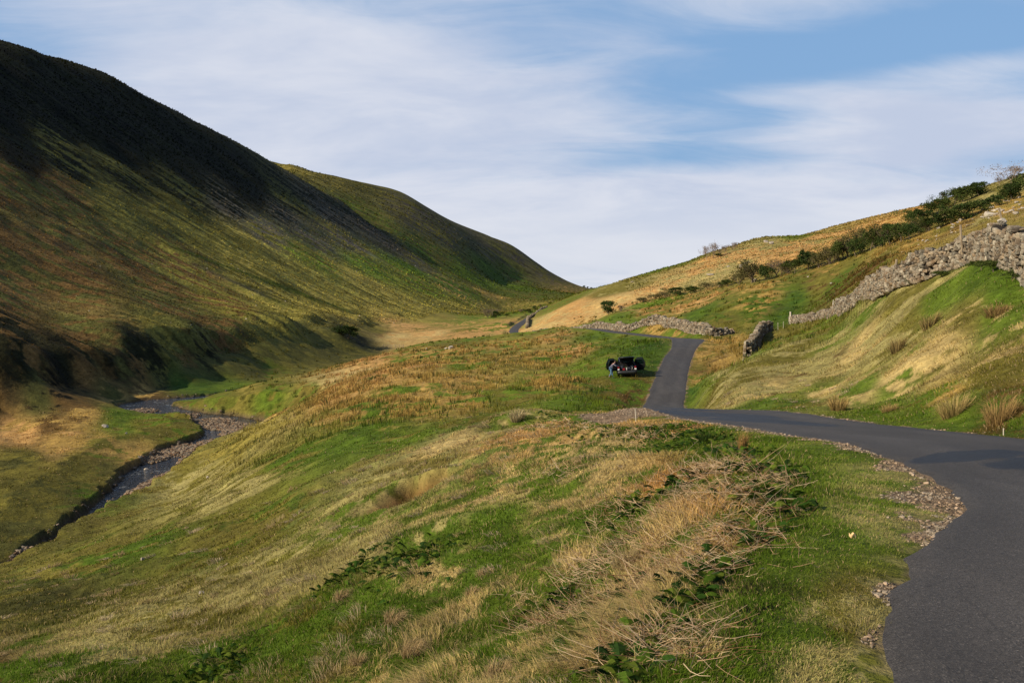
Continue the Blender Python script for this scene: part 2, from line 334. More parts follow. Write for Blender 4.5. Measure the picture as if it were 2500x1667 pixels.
# micro relief
spac = DG * 0.0055
roadm = sstep(0.0, 2.5, redge)
Hm = np.zeros_like(Zg)
for lam, am, sd in ((0.22, .06, 1), (0.45, .075, 2), (0.9, .085, 3), (1.8, .07, 4), (4.0, .045, 5), (9.0, .035, 6), (22.0, .03, 7), (60.0, .022, 8)):
    wgt = sstep(1.1, 2.6, lam / spac) * (1.0 if lam < 5 else sstep(60, 200, DG))
    if lam <= 0.9:
        q = vn(Xg / lam + .35 * Zg / lam, Yg / lam, sd)
    else: q = vn(Xg / lam, Yg / lam, sd)
    Hm += wgt * am * lam * (q * 2 - 1)
# left hill: gullies and rills running down the fall line
aax = 0.997 * Yg + 0.074 * Xg; uax = Xg - 0.074 * Yg
hill = sstep(-78, -105, uax + 10 * (fbm(aax / 30, uax * 0, 2, 31) - .5)) * sstep(120, 160, DG)
for lam, am, sd in ((7, .30, 41), (16, .8, 42), (38, 1.7, 43), (95, 2.2, 44)):
    wgt = sstep(1.0, 2.5, lam / (DG * .006))
    rr = np.abs(vn(aax / lam + 0.6 * vn(uax / (lam * 4), aax / (lam * 4), sd + 5), uax / (lam * 6.0), sd) * 2 - 1)
    Hm += hill * wgt * am * (rr - .4) * (.3 + .7 * sstep(150, 300, DG))
# bluffs: scalloped undercut banks at the foot of the left hill
bh = sstep(125, 150, DG) * sstep(620, 380, DG)
ub = -80 - 9 * vn(aax / 24, uax / 30, 51) - 4 * vn(aax / 9, uax / 14, 52)
Bh = (0.8 + 2.6 * sstep(.25, .75, vn(aax / 21, uax * 0, 53)) + .8 * sstep(175, 150, aax)) * (.5 + .5 * sstep(620, 300, DG))
Hm += bh * (.8 + .2 * sstep(165, 235, aax)) * Bh * sstep(0, 7.5, ub - uax) * np.exp(-np.maximum(ub - 6 - uax, 0) / 16.0)
bl = np.exp(-((uax + 92) / 14.0) ** 2) * bh
Hm += bl * 2.6 * (vn(aax / 11, uax / 30, 54) - .5) + bl * 1.2 * (vn(aax / 5, uax / 9, 55) - .5)
Z1 = Zg + Hm * roadm
# meadow hummocks
mead = sstep(50, 80, DG) * sstep(330, 250, DG) * sstep(-60, -45, uax)
Z1 += mead * roadm * (.35 * (vn(Xg / 9, Yg / 14, 61) - .5) + .18 * (vn(Xg / 2.2, Yg / 5, 62) - .5))
# erosion scar
def pre_seen(px, py):
    j = int(np.searchsorted(COLS, px)); i = np.nonzero((HY - Zg[:, j] / Yg[:, j] * F <= py) & (DG[:, j] > 3))[0][0]; return np.array([Xg[i, j], Yg[i, j]])
s1_, s2_ = pre_seen(962, 1212), pre_seen(1115, 1158); scx, scy = (s1_ + s2_) / 2; sd_ = (s2_ - s1_); sln = np.hypot(*sd_) / 2; c_, s_ = sd_ / (2 * sln)
su = (Xg - scx) * c_ + (Yg - scy) * s_; sv_ = -(Xg - scx) * s_ + (Yg - scy) * c_
sv_ = sv_ + 0.25 * (vn(su * 2, su * 0, 71) - .5)
scar = np.exp(-(su / sln) ** 4) * sstep(-1.5, -1.0, sv_) * sstep(0.50, 0.36, sv_)
Z1 -= np.exp(-(su / sln) ** 4) * sstep(-2.2, .35, sv_) * sstep(.50, .36, sv_) * 0.62
# road bed: under the tarmac the ground is cut 5 cm deep, verges blend
inr = redge < 0.0
Z1 = np.where((rdist < 1e8) & (redge < 1e8), np.where(inr, rz - 0.008 * sstep(0, -.3, redge) - 0.08 * sstep(-.3, -.6, redge), rz + (Z1 - rz) * sstep(0.0, 1.6, redge) - 0.03 * 0), Z1)
# river bed
hw = vex[..., 1] + 1.2 * (fbm(Xg / 5, Yg / 5, 2, 81) - .5) + .9 * (vn(Xg / .9, Yg / 1.4, 85) - .5); wz = vex[..., 0]
near = vdist < 1e8
bank = sstep(0.0, .8, vdist - hw)
bed = wz - 0.30 + 0.22 * (fbm(Xg / 1.2, Yg / 1.2, 3, 82))
BARS = [(392, 1188, 2.6, 7), (430, 1168, 2.4, 7), (440, 1098, 3.0, 4.5), (520, 1085, 2.4, 4.5), (380, 1115, 2.0, 4), (600, 1050, 3.2, 5), (520, 1030, 3.6, 4), (430, 1018, 3.6, 4), (350, 1006, 2.4, 3), (560, 1040, 3.5, 4), (30,1375,1.2,4)]
barm = np.zeros_like(Zg)
for px, py, rx, ry in BARS:
    zb = -20.9 if py > 1150 else (-20.6 if py > 1070 else -20.35)
    yb = zb * F / (HY - py); xb = (px - CX) / F * yb
    barm = np.maximum(barm, np.exp(-((Xg - xb) / rx) ** 2 - ((Yg - yb) / ry) ** 2))
barm = sstep(.22, .62, barm + .35 * (fbm(Xg / 2.0, Yg / 2.0, 3, 83) - .5))
bed = bed + barm * .38
capz = wz + .75 + .07 * np.maximum(vdist - hw, 0) + .25 * (vn(Xg / 3, Yg / 3, 84) - .5)
Z1 = np.where(near & (vsg > 0) & (Yg < 148) & (vdist < 12), np.minimum(Z1, capz + .06 * np.maximum(vdist - 5, 0) ** 1.5), Z1)
dvr = np.maximum(vdist - hw, 0); capr = wz + .5 + .38 * dvr + .035 * dvr ** 2 + .3 * (vn(Xg / 2.5, Yg / 2.5, 86) - .5)
Z1 = np.where(near & (vsg < 0) & (Yg > 118) & (vdist < 13), np.minimum(Z1, capr), Z1)
Z1 = np.where(near, np.where(vdist < hw, bed, bed + (np.maximum(Z1, wz + .45) - bed) * bank), Z1)
GX, GY, GZ = Xg, Yg, Z1
PYg = HY - GZ / GY * F
def gz(x, y):
    """ground height at (x, y) by bilinear lookup in the grid"""
    x = np.asarray(x, float); y = np.asarray(y, float)
    px = CX + x / y * F; l = np.log(y)
    j = np.clip(np.searchsorted(COLS, px) - 1, 0, len(COLS) - 2); i = np.clip(np.searchsorted(ROWS, l) - 1, 0, len(ROWS) - 2)
    u = np.clip((px - COLS[j]) / (COLS[j + 1] - COLS[j]), 0, 1); t = np.clip((l - ROWS[i]) / (ROWS[i + 1] - ROWS[i]), 0, 1)
    return (GZ[i, j] * (1 - u) + GZ[i, j + 1] * u) * (1 - t) + (GZ[i + 1, j] * (1 - u) + GZ[i + 1, j + 1] * u) * t
def grid_at(G, x, y):
    px = CX + x / y * F; l = np.log(y)
    j = np.clip(np.searchsorted(COLS, px), 0, len(COLS) - 1); i = np.clip(np.searchsorted(ROWS, l), 0, len(ROWS) - 1)
    return G[i, j]
def seen(px, py, dmin=0.0):
    """the first ground point met looking along bearing px at height py: (x, y, z)"""
    j = int(np.clip(np.searchsorted(COLS, px), 0, len(COLS) - 1)); col = PYg[:, j].copy()
    ok = np.nonzero((col <= py) & (DG[:, j] >= max(dmin, 3.0)))[0]
    if not len(ok):
        ok = [int(np.argmin(np.where(DG[:, j] > max(dmin, 3.0), col, 1e9)))]
    i = ok[0]; y = DG[i, j]; return ((px - CX) / F * y, y, GZ[i, j])
# ---------------------------------------------------------------- colours of the vegetation, with some hill shade painted in, surveyed at places on the ground
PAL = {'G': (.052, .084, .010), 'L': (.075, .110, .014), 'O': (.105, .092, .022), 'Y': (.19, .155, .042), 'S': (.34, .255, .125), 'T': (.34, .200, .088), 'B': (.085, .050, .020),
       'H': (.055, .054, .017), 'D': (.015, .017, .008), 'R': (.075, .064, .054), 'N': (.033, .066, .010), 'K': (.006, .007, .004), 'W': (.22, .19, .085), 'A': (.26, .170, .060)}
CPTS = []
def cp(*a):
    for p in a: CPTS.append(p)
# (column, height row, base, second, share of second)
cp((0,1667,'G','B',.35),(200,1600,'G','W',.45),(100,1450,'H','O',.5),(400,1500,'O','W',.45),(300,1350,'G','O',.5),(600,1300,'O','G',.5),(560,1450,'O','W',.5),(750,1400,'O','W',.6),(600,1600,'G','O',.5),(800,1550,'G','O',.5),(900,1250,'L','W',.6),(1000,1150,'W','O',.5),(1100,1090,'W','S',.6),(1250,1020,'S','L',.6),
   (1000,1300,'G','W',.4),(1100,1450,'G','S',.22),(1000,1600,'G','S',.2),(1200,1600,'G','S',.22),(1100,1520,'G','S',.2),(1300,1400,'L','S',.3),(1250,1200,'L','S',.35),(1200,1300,'G','L',.5),(1400,1200,'L','S',.4),(1400,1550,'G','S',.35),(1500,1300,'G','S',.38),(1650,1350,'G','S',.38),(1750,1250,'L','T',.42),(1600,1200,'G','T',.42),(1560,1420,'G','S',.45),(1400,1300,'G','S',.35),(1450,1430,'G','S',.4),(1330,1500,'G','S',.3),(1500,1100,'G','S',.45),(1650,1050,'G','T',.2),(1800,1100,'G','L',.3),(1950,1200,'G','L',.35),(1900,1350,'G','L',.3),(2050,1300,'L','G',.5),(1850,1500,'G','K',.3),(2000,1600,'G','W',.3),(1700,1550,'G','S',.3),(2100,1250,'L','W',.4),(2080,1500,'O','W',.5),(1300,1060,'G','T',.45),(1400,1030,'G','T',.3),(1350,1030,'L','T',.3),
   (1000,1070,'L','O',.4),(850,1090,'G','L',.4),(700,1120,'G','O',.4),(600,1180,'O','W',.4),(560,1090,'Y','O',.5),(640,1040,'Y','W',.4),(480,1170,'O','W',.5),(900,1050,'G','Y',.3),(1150,1030,'G','O',.5),
   (1250,970,'L','O',.4),(1400,980,'G','L',.5),(1500,940,'G','O',.4),(1540,960,'L','B',.25),(1450,900,'L','O',.4),(1350,930,'L','A',.4),(1150,980,'A','L',.4),(1000,1000,'A','L',.5),(900,1010,'A','G',.6),(1150,930,'A','O',.4),(1000,950,'A','L',.45),(850,950,'A','T',.5),(1000,900,'A','T',.55),(900,920,'T','O',.4),(1150,890,'L','A',.5),(1250,880,'A','O',.5),(1350,870,'A','G',.5),(1400,855,'T','L',.45),(1250,840,'A','L',.5),(1500,850,'G','L',.5),(1570,850,'G','N',.5),(1600,870,'N','G',.5),(1100,860,'A','G',.5),(1450,820,'L','G',.5),(1540,830,'G','L',.4),(1350,825,'O','T',.4),(1300,810,'L','O',.5),(1000,870,'A','L',.5),(800,900,'O','T',.3),(760,960,'L','O',.5),(650,960,'O','L',.5),(700,1000,'O','A',.5),(560,1000,'L','O',.5),(600,950,'Y','O',.4),
   (850,910,'S','T',.4),(800,935,'S','T',.3),(900,878,'T','O',.4),(960,820,'S','T',.4),(1050,815,'T','S',.5),(1130,815,'T','O',.25),(1200,800,'T','L',.35),(1100,790,'L','T',.4),(1200,775,'L','Y',.4),(1000,845,'O','L',.5),(1100,838,'O','L',.4),(1000,800,'T','O',.4),(1280,760,'L','O',.5),
   (1320,790,'T','S',.5),(1400,770,'T','S',.4),(1400,745,'T','S',.3),(1500,745,'S','T',.5),(1600,705,'T','S',.5),(1700,660,'T','W',.4),(1750,640,'T','W',.35),(1850,610,'T','W',.4),(1950,600,'T','W',.3),(1860,590,'W','O',.5),(2000,580,'T','O',.3),(2100,560,'T','A',.3),(2200,525,'T','A',.4),(1650,680,'W','T',.5),(1780,670,'S','W',.5),(1700,690,'S','W',.4),(1550,690,'O','W',.3),(1480,712,'O','W',.4),(1380,735,'L','O',.5),(1650,648,'L','O',.4),(1340,745,'L','O',.5),(1900,640,'T','O',.4),(1950,578,'L','O',.4),
   (1500,780,'L','G',.4),(1600,760,'O','T',.4),(1600,740,'L','T',.3),(1700,770,'G','N',.5),(1700,740,'O','T',.5),(1850,740,'G','A',.25),(1850,700,'O','A',.4),(1950,730,'G','N',.4),(1900,780,'G','N',.4),(2000,700,'O','B',.4),(2050,680,'G','B',.4),(2050,650,'O','A',.4),(2120,650,'G','B',.4),(2150,620,'A','O',.5),(2250,590,'O','A',.5),(2350,550,'A','B',.5),(2450,520,'O','A',.5),(2300,560,'A','O',.5),(2400,540,'O','W',.4),(2450,490,'A','O',.4),(2350,520,'A','O',.5),(2380,485,'O','W',.6),(2450,465,'O','W',.5),(2250,550,'W','O',.5),(1750,790,'O','G',.4),
   (1700,815,'L','O',.4),(1650,805,'L','A',.4),(1600,805,'O','A',.5),(1760,835,'A','O',.3),(1720,870,'A','O',.4),(1740,890,'B','A',.5),(1700,930,'L','A',.4),(1690,960,'N','G',.5),(1720,900,'O','B',.4),(1550,800,'L','G',.4),
   (1800,930,'W','O',.4),(1900,880,'W','O',.4),(1950,840,'W','O',.5),(1850,960,'W','S',.4),(2000,900,'W','B',.3),(2000,960,'S','L',.35),(2100,860,'S','W',.5),(2200,900,'S','L',.4),(2100,940,'L','S',.4),(2300,850,'S','O',.4),(2400,900,'O','S',.5),(2300,960,'A','L',.4),(2450,980,'B','G',.5),(2480,900,'O','B',.5),(2350,780,'O','S',.45),(2450,760,'L','S',.45),(2300,720,'L','W',.35),(2450,700,'G','L',.4),(2400,660,'G','N',.4),(2200,740,'O','W',.5),(2100,780,'L','W',.4),(2050,820,'W','L',.4),(2000,810,'O','L',.5),(1950,815,'L','O',.5),(2200,820,'O','W',.4),(2150,1000,'G','L',.4),(2350,1020,'L','G',.4),(1950,985,'G','O',.4),(1860,985,'G','L',.4),(2250,1010,'G','L',.5),(1780,900,'W','L',.4),(1900,830,'L','O',.5))
# left hill and flood plain, part of the shade painted as darker turf
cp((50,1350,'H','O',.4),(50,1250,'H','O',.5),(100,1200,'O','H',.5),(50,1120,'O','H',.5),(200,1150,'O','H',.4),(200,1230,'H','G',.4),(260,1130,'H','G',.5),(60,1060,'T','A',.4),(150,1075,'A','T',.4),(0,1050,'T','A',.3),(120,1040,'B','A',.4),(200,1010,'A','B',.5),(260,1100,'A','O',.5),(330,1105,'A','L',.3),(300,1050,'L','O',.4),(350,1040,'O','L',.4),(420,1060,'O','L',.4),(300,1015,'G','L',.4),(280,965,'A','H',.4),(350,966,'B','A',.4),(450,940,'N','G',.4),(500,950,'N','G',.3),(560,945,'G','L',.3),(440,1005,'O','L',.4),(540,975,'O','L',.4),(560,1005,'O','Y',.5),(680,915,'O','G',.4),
   (0,900,'K','D',.5),(150,900,'K','D',.5),(100,980,'K','H',.4),(300,900,'H','D',.5),(450,900,'H','B',.4),(600,890,'H','O',.4),(700,880,'H','O',.5),(0,800,'B','D',.5),(200,800,'H','B',.5),(400,830,'H','O',.5),(550,820,'H','B',.4),(700,820,'O','H',.4),(850,850,'H','O',.5),(870,830,'D','H',.4),(930,810,'O','H',.4),  # hill foot: deep shadow painted in as near-black ground
   (300,370,'K','D',.4),(450,430,'D','K',.5),(600,470,'D','K',.4),(520,400,'K','D',.5),(700,530,'D','R',.4),(60,380,'D','K',.5),(60,860,'B','D',.5),(200,870,'D','B',.5),(280,920,'K','B',.4),(330,880,'D','B',.4),(380,900,'D','H',.5),(150,960,'K','B',.4),(0,960,'K','B',.4),(500,860,'H','D',.5),(0,700,'B','H',.5),(200,700,'B','H',.5),(400,740,'H','B',.5),(550,740,'O','B',.4),(700,740,'O','Y',.4),(850,760,'O','Y',.4),(1000,760,'Y','O',.4),(1100,750,'O','Y',.4),(1200,745,'O','Y',.4),  # crest and foot: heather and peat colours darkened to paint their shade
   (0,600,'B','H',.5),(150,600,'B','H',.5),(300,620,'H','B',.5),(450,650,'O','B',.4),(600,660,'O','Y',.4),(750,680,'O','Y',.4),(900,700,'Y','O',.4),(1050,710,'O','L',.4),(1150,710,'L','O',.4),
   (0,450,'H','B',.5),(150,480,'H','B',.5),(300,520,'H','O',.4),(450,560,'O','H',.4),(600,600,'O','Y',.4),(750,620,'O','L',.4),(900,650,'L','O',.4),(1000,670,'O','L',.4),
   (0,300,'D','K',.5),(0,180,'K','D',.5),(150,250,'K','D',.5),(150,380,'D','H',.4),(300,300,'K','D',.5),(300,420,'H','D',.5),(450,350,'D','K',.5),(450,450,'D','H',.5),(600,420,'D','K',.5),(560,500,'D','R',.4),(650,560,'R','O',.5),(750,570,'R','H',.5),(700,480,'D','H',.5),(800,520,'D','R',.4),(850,590,'R','O',.4),(900,560,'D','R',.4),(950,600,'R','D',.5),(1020,640,'R','O',.5),  # upper slope: dark heather, painted near black for its shade
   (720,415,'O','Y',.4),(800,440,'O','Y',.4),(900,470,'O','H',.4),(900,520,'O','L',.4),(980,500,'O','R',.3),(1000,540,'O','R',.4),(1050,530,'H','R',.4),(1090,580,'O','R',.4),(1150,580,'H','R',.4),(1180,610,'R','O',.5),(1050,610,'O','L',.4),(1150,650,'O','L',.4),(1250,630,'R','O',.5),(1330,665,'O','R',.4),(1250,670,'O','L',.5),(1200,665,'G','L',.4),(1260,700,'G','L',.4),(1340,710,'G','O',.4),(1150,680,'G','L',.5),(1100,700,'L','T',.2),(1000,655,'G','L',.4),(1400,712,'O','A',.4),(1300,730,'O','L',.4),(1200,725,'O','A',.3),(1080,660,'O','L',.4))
cq = []
for px, py, b, s2, m in CPTS:
    x, y, z = seen(px, py); cq.append((px, math.log(y), PAL[b] + PAL[s2] + (m,)))
cA = np.array([(q[0] / 130.0, q[1] * 5.0) for q in cq]); cV = np.array([q[2] for q in cq])
g1 = np.unique(np.concatenate([np.linspace(-2400, -60, 30), np.linspace(-60, 2560, 260), np.linspace(2560, 4800, 30)])); g2 = np.linspace(ROWS[0], ROWS[-1], 380)
GPx, GPl = np.meshgrid(g1, g2); q = np.c_[GPx.ravel() / 130.0, GPl.ravel() * 5.0]; out = np.zeros((len(q), 7))
for i in range(0, len(q), 8192):
    s = q[i:i + 8192]; D = ((s[:, None] - cA[None]) ** 2).sum(-1) + 0.02; W = D ** -2.2; out[i:i + 8192] = (W @ cV) / W.sum(1, keepdims=True)
def bil(src, dst):
    i = np.clip(np.searchsorted(src, dst) - 1, 0, len(src) - 2); t = np.clip((dst - src[i]) / (src[i + 1] - src[i]), 0, 1)
    M = np.zeros((len(dst), len(src))); M[np.arange(len(dst)), i] = 1 - t; M[np.arange(len(dst)), i + 1] = t; return M
CF = out.reshape(len(g2), len(g1), 7); BR = bil(g2, ROWS); BC = bil(g1, COLS)
CB = np.stack([BR @ CF[..., k] @ BC.T for k in range(7)], -1).astype(np.float32)
# patchiness of the turf: clumps whose size grows from tussock to bog patch, drawn out along the slope on the hill
def turf(x, y, z, d, hillm, aa, uu):
    warp = 1.2 * (fbm(x / 3, y / 3, 2, 91) - .5) * 2
    s1 = fbm(x / .55 + warp, y / .8, 3, 92); s2 = fbm(x / 2.3 + warp, y / 3.6, 3, 93); s3 = fbm(x / 9 + warp, y / 20 - x / 30, 3, 94)
    s0 = fbm(x / .16 + warp, y / .26, 3, 90); kf = sstep(45, 12, d)
    sA = fbm(x / .065, y / .11, 3, 89); kn = sstep(14, 5, d); near_ = (.34 * sA + .36 * s0 + .22 * s1 + .08 * s2) * kn + (.34 * s0 + .44 * s1 + .16 * s2 + .06 * s3) * (1 - kn)
    flat = near_ * kf + (.24 * s1 + .38 * s2 + .38 * s3) * (1 - kf)
    st = .5 + 1.15 * (.40 * fbm(aa / 2.6, uu / 45, 3, 95) + .30 * fbm(aa / 11, uu / 80, 3, 96) + .30 * fbm(x / 1.8, y / 4, 3, 97) - .5)
    return flat * (1 - hillm) + st * hillm
hillc = sstep(-74, -98, uax) * sstep(120, 150, DG)
tf = turf(Xg, Yg, GZ, DG, hillc, aax, uax)
shr = CB[..., 6]
shr = shr * (1 - .35 * sstep(16, 8, DG) * sstep(1550, 1400, PXg))
th = 0.5 + (0.5 - shr) * 0.26
mixm = sstep(-.035, .035, tf - th)[..., None]
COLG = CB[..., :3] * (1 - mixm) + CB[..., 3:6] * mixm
br = 0.48 + 1.04 * (.5 * fbm(Xg / 1.1, Yg / 1.7, 4, 98) + .5 * fbm(Xg / .3, Yg / .45, 3, 106))
br = br * (0.85 + .3 * fbm(Xg / 14, Yg / 25, 3, 99))
br = br * (1 + hillc * 1.2 * (fbm(aax / 1.8, uax / 30, 4, 100) - .5) + hillc * .9 * (fbm(aax / 7, uax / 60, 3, 105) - .5))
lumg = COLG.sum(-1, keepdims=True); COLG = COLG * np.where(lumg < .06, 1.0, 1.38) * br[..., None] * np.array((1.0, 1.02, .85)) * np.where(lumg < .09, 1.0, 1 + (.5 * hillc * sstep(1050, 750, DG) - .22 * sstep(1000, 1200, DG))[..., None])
# bright green flush line and rills on the hill, far rills on the right field
for (ax, ay, bx, by, wd, cfn, k) in [(440, 610, 850, 760, 2.2, PAL['G'], .8), (600, 700, 690, 745, 1.5, PAL['G'], .6), (480, 650, 640, 720, 1.6, (.06,.05,.045), .6)]:
    pa = [seen(ax + (bx - ax) * t, ay + (by - ay) * t) for t in np.linspace(0, 1, 14)]
    dd, _, _ = dist_poly(Xg, Yg, np.array(pa), 14, [])
    m = (np.exp(-(dd / (wd * (1.3 + fbm(aax / 6, uax / 20, 2, 77)))) ** 2) * k)[..., None]
    COLG = COLG * (1 - m) + np.array(cfn) * m
def blendc(mask, c):
    global COLG
    m = np.clip(mask, 0, 1)[..., None]; COLG = COLG * (1 - m) + np.asarray(c) * m
rag = fbm(Xg / .35, Yg / .35, 3, 101) - .5
# verges: bare grit beside the tarmac, gravel on the left, wide at the bend and at the layby
gw = np.full_like(Xg, .10)
left = rsg > 0
def bump(y0, wd): return np.exp(-((Yg - y0) / wd) ** 2)
gwL = -.10 + .42 * bump(8.2, .9) + .15 * bump(11.5, 2.2) + .17 * bump(20, 8) + .25 * bump(30, 10) + .06 * sstep(50, 90, Yg)
gw = np.where(left, gwL, .0)
grit = sstep(.10, -.10, redge - gw + rag * .7) * sstep(700, 500, Yg)
lay = np.exp(-((Xg - 3.9) / 1.55) ** 4 - ((Yg - 37) / 6.0) ** 4); grit = np.maximum(grit, sstep(.35, .65, lay + rag * .5))
gritc = np.array((.22, .16, .105)) * (.6 + .8 * fbm(Xg / .12, Yg / .12, 2, 102))[..., None]
blendc(grit * (redge > -.6) , gritc)
soil = scar
blendc(soil * .95, np.array((.16, .075, .028)) * (.5 + 1.0 * fbm(Xg / .1, Yg / .1, 3, 103))[..., None])
stony = near & (vdist < hw + .5)
blendc(np.where(near, sstep(.9, .1, vdist - hw), 0), np.array((.085, .062, .042)) * (.5 + 1.1 * fbm(Xg / .5, Yg / .5, 3, 104))[..., None])

# ---------------------------------------------------------------- materials
def newmat(name):
    global nt
    m = bpy.data.materials.new(name); m.use_nodes = True; nt = m.node_tree; nt.nodes.clear(); return m
def bsdf(color, rough=.9, spec=.2, normal=None, metallic=0.0, **kw):
    b = nt.nodes.new('ShaderNodeBsdfPrincipled')
    if isinstance(color, tuple): b.inputs['Base Color'].default_value = (*color[:3], 1)
    else: nt.links.new(color, b.inputs['Base Color'])
    if isinstance(rough, (int, float)): b.inputs['Roughness'].default_value = rough
    else: nt.links.new(rough, b.inputs['Roughness'])
    b.inputs['Specular IOR Level'].default_value = spec; b.inputs['Metallic'].default_value = metallic
    for k, v in kw.items(): b.inputs[k.replace('_', ' ')].default_value = v
    if normal is not None: nt.links.new(normal, b.inputs['Normal'])
    o = nt.nodes.new('ShaderNodeOutputMaterial'); nt.links.new(b.outputs[0], o.inputs[0]); return b
def bump_n(h, dist=.05, strength=1.0):
    b = nt.nodes.new('ShaderNodeBump'); b.inputs['Distance'].default_value = dist; b.inputs['Strength'].default_value = strength
    nt.links.new(h, b.inputs['Height']); return b.outputs[0]
def objco():
    t = nt.nodes.new('ShaderNodeTexCoord'); return t.outputs['Object']
def attrc(name='Col'):
    a = nt.nodes.new('ShaderNodeAttribute'); a.attribute_name = name; return a.outputs['Color']
def mulc(a, f):
    n = nt.nodes.new('ShaderNodeVectorMath'); n.operation = 'SCALE'; nt.links.new(a, n.inputs[0])
    if isinstance(f, (int, float)): n.inputs['Scale'].default_value = f
    else: nt.links.new(f, n.inputs['Scale'])
    return n.outputs[0]
def mapped(v, sc, rot=(0, 0, 0)):
    m = nt.nodes.new('ShaderNodeMapping'); nt.links.new(v, m.inputs[0]); m.inputs['Scale'].default_value = sc; m.inputs['Rotation'].default_value = rot; return m.outputs[0]
def terrain_mat(name, s_fine, s_mid, amt=.5, bdist=.06, stretch=(1, 1, 1), rot=(0, 0, 0)):
    m = newmat(name); co = mapped(objco(), stretch, rot)
    a = noise(co, s_fine, 6, .68, .2); b = noise(co, s_mid, 9, .72, .4)
    f = math_n('MULTIPLY', maprange(a, .25, .75, 1 - amt, 1 + amt, 'LINEAR'), maprange(b, .3, .7, 1 - amt * .7, 1 + amt * .7, 'LINEAR'))
    bsdf(mulc(attrc(), f), .95, .08, bump_n(math_n('ADD', a, math_n('MULTIPLY', b, 1.5)), bdist, .9)); return m
M_ground = terrain_mat('turf', 3.4, .7, .45, .12)
M_hill = terrain_mat('hill turf', 1.5, .16, .62, .6, (1, .6, 1), (0, 0, math.radians(90 + 4)))
M_far = terrain_mat('right hill turf', .9, .16, .42, .3)
# build the ground in three sheets that share their borders: valley ground, left hillside, right hillside
nr, ncl = GX.shape
fid = np.arange((nr - 1) * (ncl - 1)); fi, fj = fid // (ncl - 1), fid % (ncl - 1)
quad = np.stack([fi * ncl + fj, fi * ncl + fj + 1, (fi + 1) * ncl + fj + 1, (fi + 1) * ncl + fj], 1)
uc = uax[fi, fj]; dc = DG[fi, fj]; pc = PXg[fi, fj]
mL = ((uc < -86) & (dc > 130)) | ((dc > 900) & (pc < 1440))
mR = ~mL & (dc > 235) & (uc > 16 + 0 * dc) & (pc > 1290) | (~mL & (dc > 600))
mG = ~mL & ~mR
mLg = np.zeros_like(GX, bool); mRg = np.zeros_like(GX, bool); mLg[:-1, :-1] = mL.reshape(nr - 1, ncl - 1); mRg[:-1, :-1] = mR.reshape(nr - 1, ncl - 1)
Vall = np.stack([GX, GY, GZ], -1).reshape(-1, 3); Call = COLG.reshape(-1, 3).astype(np.float32)
def sheet(name, mask, mat, label):
    qd = quad[mask]; used, inv = np.unique(qd.ravel(), return_inverse=True)
    o = mesh_np(name, Vall[used], inv, np.full(len(qd), 4), mat, col=Call[used], smooth=True); tag(o, label, kind='structure'); return o
sheet('ground', mG, M_ground, 'grassy valley floor and verges in green and straw')
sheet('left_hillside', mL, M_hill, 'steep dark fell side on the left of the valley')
sheet('right_hillside', mR, M_far, 'pale tan hillside rising on the right')
# ---------------------------------------------------------------- road
na = 25
vs = []; cl = []; wear = []
ragL = .16 * (fbm(EL[:, 1] * 1.4, EL[:, 0] * .5, 4, 201) - .5) + .08 * (fbm(EL[:, 1] * 6, EL[:, 0] * .5, 3, 202) - .5)
ragR = .12 * (fbm(ER[:, 1] * 1.4, ER[:, 0] * .5, 4, 203) - .5) + .05 * (fbm(ER[:, 1] * 6, ER[:, 0] * .5, 3, 204) - .5)
for k in range(len(EL)):
    l, r = EL[k], ER[k]; wd = np.linalg.norm(r[:2] - l[:2])
    t = np.linspace(ragL[k] * 2.2 / wd, 1 + ragR[k] * 2.2 / wd, na)
    p = l[None] + (r - l)[None] * t[:, None]
    p[:, 2] += .035 * (1 - (2 * t - 1) ** 2) + .010
    p[0, 2] -= .05; p[-1, 2] -= .05
    vs.append(p); wear.append(t)
vs = np.array(vs); nrw = len(EL)
ii, jj = np.meshgrid(np.arange(nrw - 1), np.arange(na - 1), indexing='ij'); ii = ii.ravel(); jj = jj.ravel()
qd = np.stack([ii * na + jj, ii * na + jj + 1, (ii + 1) * na + jj + 1, (ii + 1) * na + jj], 1)
m = newmat('worn asphalt'); co = objco()
sp = nt.nodes.new('ShaderNodeTexVoronoi'); sp.inputs['Scale'].default_value = 120; nt.links.new(co, sp.inputs['Vector'])
a1 = noise(co, 60, 3, .7); a2 = noise(mapped(co, (1.2, .35, 1)), 1.4, 5, .6, .3); a3 = noise(mapped(co, (1, .25, 1)), .45, 4, .6)
seps = nt.nodes.new('ShaderNodeSeparateColor'); nt.links.new(sp.outputs['Color'], seps.inputs[0])
tw = nt.nodes.new('ShaderNodeAttribute'); tw.attribute_name = 'across'
# two wheel tracks, slightly polished and paler
tr = math_n('ABSOLUTE', math_n('SUBTRACT', math_n('ABSOLUTE', math_n('SUBTRACT', tw.outputs['Fac'], .5)), .24))
track = maprange(tr, .02, .16, 1.12, .94)
f = math_n('MULTIPLY', maprange(a2, .3, .7, .82, 1.2, 'LINEAR'), track)
f = math_n('MULTIPLY', f, maprange(a3, .35, .65, .9, 1.1, 'LINEAR'))
f = math_n('MULTIPLY', f, maprange(seps.outputs[0], 0, 1, .55, 1.5, 'LINEAR'))
crk = nt.nodes.new('ShaderNodeTexVoronoi'); crk.feature = 'DISTANCE_TO_EDGE'; crk.inputs['Scale'].default_value = .9; nt.links.new(mapped(co, (1, .6, 1)), crk.inputs['Vector'])
cm = math_n('MULTIPLY', maprange(crk.outputs['Distance'], .0, .010, .16, 0.0), maprange(a2, .5, .62))
f = math_n('MULTIPLY', f, math_n('SUBTRACT', 1.0, cm))
